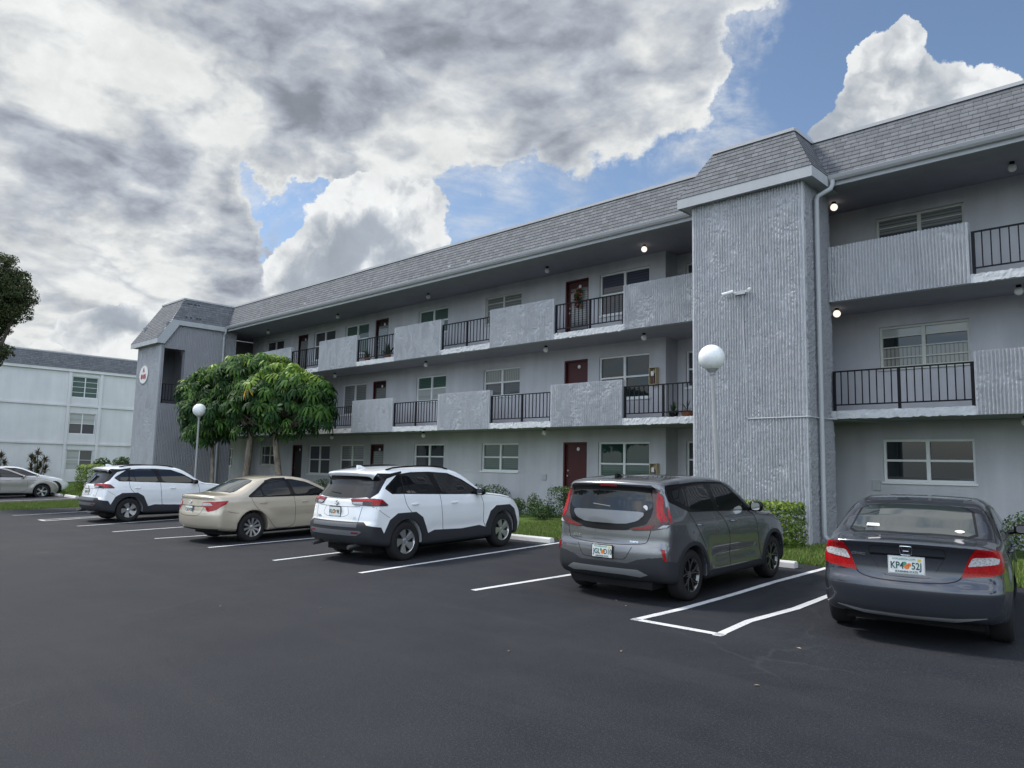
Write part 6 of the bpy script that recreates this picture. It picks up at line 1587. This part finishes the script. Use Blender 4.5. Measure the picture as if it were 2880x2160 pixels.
def umbrella_crown(rg, blobs, n, zlime):
    """palmate leaves: drooping leaflets round the end of a stalk, packed over the outside of the crown blobs"""
    V = []; F = []; MI = []; S = MB()
    tot = sum(b[3]*b[3] for b in blobs)
    for (cx, cy, cz, r, rz) in [(b[0], b[1], b[2], b[3], b[4]) for b in blobs]:
        m = int(n*r*r/tot)
        for q in range(m):
            d = rg.normal(size=3); d /= np.linalg.norm(d)
            if d[2] < -.35 and rg.random() < .55: d[2] = -d[2]
            rr = rg.uniform(.80, 1.06)*(1 if rg.random() < .8 else rg.uniform(.55, .9))
            p = np.array([cx+d[0]*r*rr, cy+d[1]*r*rr, cz+d[2]*rz*rr])
            if any(((p[0]-b[0])/b[3])**2+((p[1]-b[1])/b[3])**2+((p[2]-b[2])/b[4])**2 < .50 for b in blobs): continue
            if p[1] > 17.0: continue
            up = np.array([d[0]*.55, d[1]*.55, .55+.5*max(0, d[2])]); up += rg.normal(0, .22, 3); up /= np.linalg.norm(up)
            a = np.cross(up, [0, 0, 1.0]); a = a/np.linalg.norm(a) if np.linalg.norm(a) > .05 else np.array([1., 0, 0]); b_ = np.cross(up, a)
            k = rg.integers(9, 13); L = rg.uniform(.26, .42); ph = rg.uniform(0, 6.28); droop = rg.uniform(.6, 1.35)
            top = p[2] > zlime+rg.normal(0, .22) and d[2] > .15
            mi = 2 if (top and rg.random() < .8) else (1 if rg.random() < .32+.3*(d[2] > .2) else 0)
            if rg.random() < .0012: mi = 3
            for j in range(k):
                w = ph+2*np.pi*j/k+rg.normal(0, .08); dr = a*math.cos(w)+b_*math.sin(w); l = L*rg.uniform(.85, 1.1); wd = l*.105
                side = np.cross(dr, up); base = len(V)
                c0 = p+dr*l*.10; c1 = p+dr*l*.45+up*l*.06; c2 = p+dr*l*.80-up*l*.16*droop-np.array([0, 0, l*.10*droop]); c3 = p+dr*l*.96-up*l*.34*droop-np.array([0, 0, l*.26*droop])
                V += [c0, c1-side*wd, c1+side*wd, c2-side*wd*1.05, c2+side*wd*1.05, c3]
                F += [(base, base+1, base+2), (base+1, base+3, base+4, base+2), (base+3, base+5, base+4)]; MI += [mi]*3
    return np.array(V), F, MI
def umbrella_tree(name, base, trunk_pts, tr, blobs, n, zlime, label, seed):
    rg = np.random.default_rng(seed); e = empty(name, base, label=label, cat='tree', group='umbrella trees by the stair tower')
    B = Vector(base)
    mb = MB(); mb.tube([Vector(p)-B for p in trunk_pts], tr, 12)
    tp = Vector(trunk_pts[-1])
    t = mb.build('trunk', M['bark'], e, True)
    for (cx, cy, cz, r, rz) in blobs:
        for q in range(5):
            d = rg.normal(size=3); d /= np.linalg.norm(d); d[2] = abs(d[2])
            endp = Vector((cx+d[0]*r*.7, min(16.9, cy+d[1]*r*.7), cz+d[2]*rz*.6)); mid = tp.lerp(endp, .5)+Vector((0, 0, -.25))
            MB().tube([tp-B-Vector((0, 0, .3)), mid-B, endp-B], [.055, .04, .018], 6).build('branch', M['bark'], e, True)
    V, F, MI = umbrella_crown(rg, blobs, n, zlime)
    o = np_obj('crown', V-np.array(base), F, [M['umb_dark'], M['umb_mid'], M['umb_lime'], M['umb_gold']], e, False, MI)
    return e
g_ = lambda x, y: gz(y, x)
umbrella_tree('umbrella_tree', (-27.35, 15.2, g_(-27.35, 15.2)), [(-27.25, 15.2, -.1), (-27.45, 15.2, 1.0), (-27.75, 15.15, 2.2), (-27.85, 15.1, 3.2)], [.16, .135, .12, .10],
    [(-27.0, 14.9, 4.25, 1.65, 1.1), (-25.7, 15.1, 4.2, 1.2, .95), (-28.2, 14.6, 3.75, 1.35, 1.0), (-26.6, 14.7, 4.85, 1.05, .68), (-25.9, 14.8, 3.5, 1.2, .75), (-24.9, 15.2, 3.55, .75, .5)], 850, 4.95, 'broad umbrella tree on the right of the clump, trunk leaning left', 31)
umbrella_tree('umbrella_tree', (-29.75, 14.9, g_(-29.75, 14.9)), [(-29.8, 14.9, -.15), (-29.65, 14.9, 1.2), (-29.5, 14.9, 2.3), (-29.4, 14.9, 3.4)], [.17, .15, .13, .11],
    [(-29.7, 14.9, 5.0, 1.5, 1.1), (-31.2, 14.8, 4.9, 1.55, 1.1), (-28.7, 15.0, 5.55, 1.15, .65), (-30.8, 14.6, 3.7, 1.4, .9), (-32.8, 14.7, 5.1, 1.1, .8), (-30.5, 14.8, 5.7, 1.0, .5)], 820, 5.75, 'tall umbrella tree in the middle of the clump with lime green top leaves', 32)
umbrella_tree('umbrella_tree', (-31.6, 14.4, g_(-31.6, 14.4)), [(-31.6, 14.4, -.2), (-31.7, 14.4, 1.3), (-31.9, 14.4, 2.6)], [.09, .08, .06],
    [(-32.3, 14.4, 3.9, 1.2, .95), (-33.6, 14.4, 4.6, .95, .75), (-31.8, 14.2, 3.0, .95, .6), (-33.2, 14.3, 3.4, .8, .7)], 430, 5.2, 'thin trunked umbrella tree at the left of the clump beside the tower', 33)

def leaf_cloud(rg, blobs, n, size, box=False, shell=.55):
    """leaf clusters: small folded leaves, denser near the surface of each blob. blobs: (cx,cy,cz,rx,ry,rz)"""
    vol = np.array([b[3]*b[4]+b[4]*b[5]+b[3]*b[5] for b in blobs]); cnt = (n*vol/vol.sum()).astype(int); P = []; D = []
    for b, m in zip(blobs, cnt):
        if box:
            p = rg.uniform(-1, 1, (m, 3)); k = rg.integers(0, 3, m); deep = rg.random(m)**2.2*.35
            p[np.arange(m), k] = np.sign(p[np.arange(m), k])*(1-deep)
            d = p/np.abs(p).max(1, keepdims=True)
            # rounded and lumpy
            ln = np.linalg.norm(p, axis=1, keepdims=True); p = p*(1-.10*np.clip(ln-1, 0, 1))+rg.normal(0, .035, (m, 3))
        else:
            d = rg.normal(size=(m, 3)); d /= np.linalg.norm(d, axis=1, keepdims=True); p = d*(1-shell*rg.random((m, 1))**1.8)
        P.append(p*np.array(b[3:])+np.array(b[:3])); D.append(d)
    P = np.concatenate(P); D = np.concatenate(D); n = len(P)
    u = D*.8+rg.normal(0, .55, (n, 3)); u /= np.linalg.norm(u, axis=1, keepdims=True)
    r_ = rg.normal(size=(n, 3)); v = np.cross(u, r_); v /= np.linalg.norm(v, axis=1, keepdims=True); w = np.cross(u, v)
    s = size*rg.uniform(.6, 1.25, (n, 1))
    V = np.empty((n, 4, 3)); V[:, 0] = P-v*s; V[:, 1] = P+w*s*.42+u*s*.12; V[:, 2] = P+v*s; V[:, 3] = P-w*s*.42+u*s*.12
    F = (np.arange(n)[:, None]*4+np.arange(4)[None]).reshape(-1, 4)
    return V.reshape(-1, 3), F
def bush(label, blobs, n, size, mats, probs, seed, name='shrub', cat='shrub', box=False, group=None, stems=True, ztop=None):
    rg = np.random.default_rng(seed); V, F = leaf_cloud(rg, blobs, n, size, box)
    c = np.mean([b[:2] for b in blobs], 0); base = np.array([c[0], c[1], gz(c[1], c[0])])
    e = empty(name, tuple(base), label=label, cat=cat); 
    if group: e['group'] = group
    k = V[:, 2].reshape(-1, 4).min(1) > base[2]+.02
    F = F[k]; mi = rg.choice(len(mats), len(F), p=probs)
    zz = V[:, 2].reshape(-1, 4).mean(1)[k]; hi = np.quantile(zz, .80)
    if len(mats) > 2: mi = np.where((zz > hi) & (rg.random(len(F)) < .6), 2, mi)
    np_obj('foliage', V-base, F, [M[m] for m in mats], e, False, mi)
    if stems:
        for b in blobs[:3]:
            for q in range(3):
                a = rg.uniform(0, 6.28); MB().tube([(b[0]-base[0]+.05*q, b[1]-base[1], 0), (b[0]-base[0]+math.cos(a)*b[3]*.5, b[1]-base[1]+math.sin(a)*b[4]*.5, b[2]-base[2]+b[5]*.4)], [.018, .007], 5).build('stem', M['twig'], e, True)
    return e
def zc(x, y, top): g = gz(y, x); return (g+top)/2, (top-g)/2
def hedge(x0, x1, y0, y1, top, label, n, seed, size=.045, mats=('hedge_b', 'hedge_a', 'hedge_y'), pr=(.35, .50, .15)):
    c, h = zc((x0+x1)/2, (y0+y1)/2, top); k = max(1, int((x1-x0)/.9)); bl = []
    for i in range(k):
        a = x0+(x1-x0)*i/k; b = x0+(x1-x0)*(i+1)/k; j = RNG.uniform(-.05, .05)
        bl.append(((a+b)/2, (y0+y1)/2, c+j/2, (b-a)/2*1.08, (y1-y0)/2, h+j/2))
    return bush(label, bl, n, size, mats, pr, seed, 'hedge', 'hedge', True)
hedge(-9.6, -6.55, 14.85, 15.65, 1.10, 'trimmed yellow green hedge against the foot of the ribbed stair tower', 9500, 51)
hedge(-15.2, -14.0, 17.3, 18.1, 1.20, 'boxy dark trimmed shrub right beside the ground floor maroon door', 3600, 52, .035, ('bush_b', 'bush_a', 'hedge_b'), (.3, .5, .2))
c0 = -.10
bush('clipped green shrub under the ground floor shuttered window', [(-18.25, 18.1, .72, .62, .5, .42), (-19.1, 18.1, .70, .45, .45, .42), (-17.85, 18.0, .5, .4, .4, .32)], 3600, .034, ('bush_b', 'bush_a', 'hedge_b'), (.35, .35, .30), 53, group='shrubs along the building wall')
bush('low spreading shrub between the clipped shrub and the maroon door', [(-17.0, 17.5, .40, .50, .42, .34), (-16.75, 17.7, .55, .25, .25, .2)], 1900, .034, ('bush_b', 'bush_a', 'hedge_b'), (.35, .35, .3), 54, group='shrubs along the building wall')
bush('loose leafy shrub just left of the boxy shrub by the door', [(-15.6, 17.4, .42, .55, .42, .35), (-15.9, 17.5, .65, .22, .22, .30), (-15.3, 17.3, .35, .4, .4, .25)], 2400, .036, ('bush_b', 'bush_a', 'hedge_b'), (.3, .4, .3), 55, group='shrubs along the building wall')
bush('dark rounded shrub under a window behind the gold sedan', [(-27.0, 17.0, .55, .85, .6, .55), (-26.3, 17.0, .45, .6, .5, .42)], 2600, .045, ('bush_b', 'bush_a', 'hedge_b'), (.45, .4, .15), 56, group='shrubs along the building wall')
bush('wispy low plants around the middle tree trunk', [(-33.3, 16.8, .30, .9, .5, .35), (-31.8, 16.9, .35, .7, .5, .40), (-30.4, 17, .3, .7, .5, .3)], 2000, .045, ('bush_b', 'bush_a', 'hedge_b'), (.5, .3, .2), 57, group='shrubs along the building wall')
bush('dark shrubs at the foot of the left stair tower behind the far SUV', [(-34.9, 14.6, .25, .6, .5, .50), (-33.9, 14.9, .2, .6, .5, .42), (-32.8, 15.1, .2, .5, .5, .42)], 2400, .045, ('bush_b', 'bush_a', 'hedge_b'), (.5, .35, .15), 58, group='shrubs along the building wall')
bush('glossy green shrub by the wall at the right edge behind the compact sedan', [(-2.9, 17.4, .68, .55, .5, .42), (-2.2, 17.3, .72, .6, .5, .5), (-1.3, 17.4, .65, .6, .5, .45)], 4200, .04, ('bush_b', 'hedge_b', 'bush_a'), (.25, .4, .35), 59, group='shrubs along the building wall')
hedge(-45.3, -44.0, 13.0, 15.6, 1.40, 'bright yellow green trimmed hedge between the left tower and the far building', 5200, 60, .06)
bush('dark leafy plant poking above the bright hedge', [(-46.2, 14.6, 1.45, .45, .45, .30), (-46.0, 15.6, 1.5, .5, .5, .35)], 700, .09, ('bush_b', 'bush_a', 'hedge_b'), (.4, .4, .2), 61)

def spiky(x, y, heads, label, seed, mats=('spike_a', 'spike_b'), L=.5, cat='plant', name='spiky_plant', z=None, group=None, nl=70, wd=.03):
    rg = np.random.default_rng(seed); z0 = gz(y, x) if z is None else z; e = empty(name, (x, y, z0), label=label, cat=cat)
    if group: e['group'] = group
    for (dx, dy, h) in heads:
        if h > .12: MB().tube([(dx*.25, dy*.25, 0), (dx*.8, dy*.8, h*.6), (dx, dy, h)], [.035, .028, .02], 6).build('stem', M['twig'], e, True)
        V = []; F = []; MI = []
        for q in range(nl):
            a = rg.uniform(0, 6.28); el = rg.uniform(-.3, 1.45); l = L*rg.uniform(.7, 1.1); d = np.array([math.cos(a)*math.cos(el), math.sin(a)*math.cos(el), math.sin(el)])
            s = np.array([-math.sin(a), math.cos(a), 0])*wd; p = np.array([dx, dy, h+rg.uniform(-.12, .1)]); b = len(V)
            m = p+d*l*.55; t = p+d*l+np.array([0, 0, -.22*l*math.cos(el)])
            V += [p-s*.5, p+s*.5, m+s, m-s, t]; F += [(b, b+1, b+2, b+3), (b+3, b+2, b+4)]; MI += [int(rg.random() < .3)]*2
        np_obj('leaf_rosette', V, F, [M[mats[0]], M[mats[1]]], e, False, MI)
    return e
spiky(-57.5, 14.2, [(0, 0, 1.9), (0, -.35, 1.6), (.1, .4, 1.5), (0, .15, 1.1), (0, -.35, .95), (.2, .45, .85), (.1, 0, .7), (.1, -.15, 1.35)], 'clump of spiky dracaena against the far building wall', 71, L=.52)
spiky(-57.5, 12.15, [(0, 0, 1.75), (0, .2, 1.3), (0, -.3, 1.2)], 'single spiky dracaena at the extreme left edge by the far wall', 72, L=.5)
# balcony plants
def potted(x, y, z, kind, label, seed, group):
    e = spiky(x, y, [(0, 0, .16)], label, seed, mats=kind[0], L=kind[1], name='potted_plant', cat='potted plant', z=z, group=group, nl=kind[2], wd=kind[3])
    MB().lathe([(.001, .01), (kind[4]*.75, .01), (kind[4], .16), (kind[4]*1.06, .16), (kind[4]*1.06, .19), (kind[4]*.9, .19), (kind[4]*.9, .15), (.001, .15)], 18).build('pot', kind[5], e, True)
M['terra'] = mat('terracotta', (.22, .09, .05), .8); M['agave'] = leafmat('agave_leaf', (.05, .075, .045), .3)
potted(-10.95, 17.62, 3.125, (('bush_a', 'bush_b'), .30, 60, .02, .14, M['car_black']), 'bushy plant in a black pot on the middle walkway by the tower', 81, 'potted plants on the walkways')
potted(-10.55, 17.66, 3.125, (('agave', 'bush_b'), .36, 30, .018, .17, M['terra']), 'aloe in a terracotta bowl on the middle walkway by the tower', 82, 'potted plants on the walkways')
potted(-25.3, 17.62, 5.825, (('agave', 'agave'), .42, 20, .045, .11, M['terra']), 'small agave behind the top floor railing, left one of the pair', 83, 'potted plants on the walkways')
potted(-23.9, 17.62, 5.825, (('agave', 'agave'), .55, 24, .05, .11, M['terra']), 'large agave behind the top floor railing, right one of the pair', 84, 'potted plants on the walkways')
# flower wreath on the door
e = empty('wreath', (-15.38, 18.98, 7.32), label='long wreath of orange and pink flowers on the top floor screen door', cat='wreath')
rg = np.random.default_rng(9); 
for nm, col, m in (('orange_flowers', (.55, .17, .06), 40), ('pink_flowers', (.32, .02, .10), 26), ('wreath_leaves', (.03, .07, .02), 60)):
    V = []; F = []
    for q in range(m):
        t = rg.uniform(-1, 1); c = np.array([rg.normal(0, .075), rg.uniform(-.10, -.02), t*.33]); s = .035 if 'fl' in nm else .05
        for k in range(2):
            u = rg.normal(size=3); u /= np.linalg.norm(u); v = np.cross(u, rg.normal(size=3)); v /= np.linalg.norm(v); b = len(V)
            V += [c-u*s, c-v*s, c+u*s, c+v*s]; F.append((b, b+1, b+2, b+3))
    np_obj(nm, V, F, mat(nm, col, .7), e, False)

# ------------------------------------------------------------------ oak at the left edge, and oaks across the lot that the windows mirror
def oak(loc, label, seed, H=8.0, spread=2.6, n=26000, size=.055, group='oak trees around the lot', blobs=None):
    rg = np.random.default_rng(seed); x, y = loc; z = gz(y, x); e = empty('oak_tree', (x, y, z), label=label, cat='tree', group=group)
    t = MB(); t.tube([(0, 0, -.1), (.1, .05, H*.2), (-.05, 0, H*.42)], [.22, .18, .14], 12); t.build('trunk', M['bark_dark'], e, True)
    bl = blobs or [(rg.uniform(-1, 1)*spread*.62, rg.uniform(-1, 1)*spread*.62, H*rg.uniform(.55, .92), rg.uniform(.28, .5)*spread, rg.uniform(.28, .5)*spread, rg.uniform(.16, .3)*spread) for _ in range(13)]
    for b in bl:
        MB().tube([(-.05, 0, H*.40), (b[0]*.5, b[1]*.5, (H*.42+b[2])/2-.1), (b[0], b[1], b[2]), (b[0]*1.1, b[1]*1.1, b[2]+b[5]*.5)], [.09, .06, .035, .012], 6).build('branch', M['bark_dark'], e, True)
    ext = list(bl)
    for b in bl:                                                    # twiggy tufts break the outline of every limb's foliage
        for q in range(9):
            d = rg.normal(size=3); d /= np.linalg.norm(d); k = rg.uniform(.12, .30)*b[3]
            ext.append((b[0]+d[0]*b[3]*1.02, b[1]+d[1]*b[4]*1.02, b[2]+d[2]*b[5]*1.02, k*1.2, k*1.2, k*.8))
    V, F = leaf_cloud(rg, ext, n, size, shell=.95); mi = (rg.random(len(F)) < .35).astype(int)
    np_obj('crown', V, F, [M['oak_a'], M['oak_b']], e, False, mi)
    return e
OT = [(.6, 9.2, 1.0), (1.2, 8.6, .8), (1.7, 8.4, .66), (1.55, 7.8, .62), (.7, 8.0, 1.1), (.5, 7.0, .6), (.9, 7.3, .5), (0, 8.5, 1.4), (1.1, 9.25, .5), (.7, 6.2, .55), (1.25, 6.15, .32), (.3, 5.9, .6), (-.6, 7, 1.2), (-.7, 9, 1.3), (.9, 5.75, .28), (-.3, 9.7, .7), (.2, 5.3, .4), (.1, 6.9, .9), (-.2, 6.2, 1.0), (.3, 7.5, .9), (.0, 5.4, .7), (.45, 6.6, .6)]
oak((-36.3, 6.4), 'dark green oak whose crown enters at the left edge', 91, blobs=[(t*.72, t*.69, z, r, r, r*.8) for t, z, r in OT], n=75000, size=.055)
for i, (x, y, H, sp) in enumerate([(-62, -14, 9, 5), (-50, -17, 9.5, 5), (-38, -15, 8.5, 4.6), (-25, -18, 8.5, 4.5), (24, -4, 9, 4.6), (14, 6, 7.5, 3.4)]):
    oak((x, y), 'leafy oak on the near side of the lot, seen only as a reflection', 95+i, H, sp, 9000, .24, 'oaks mirrored in the windows')
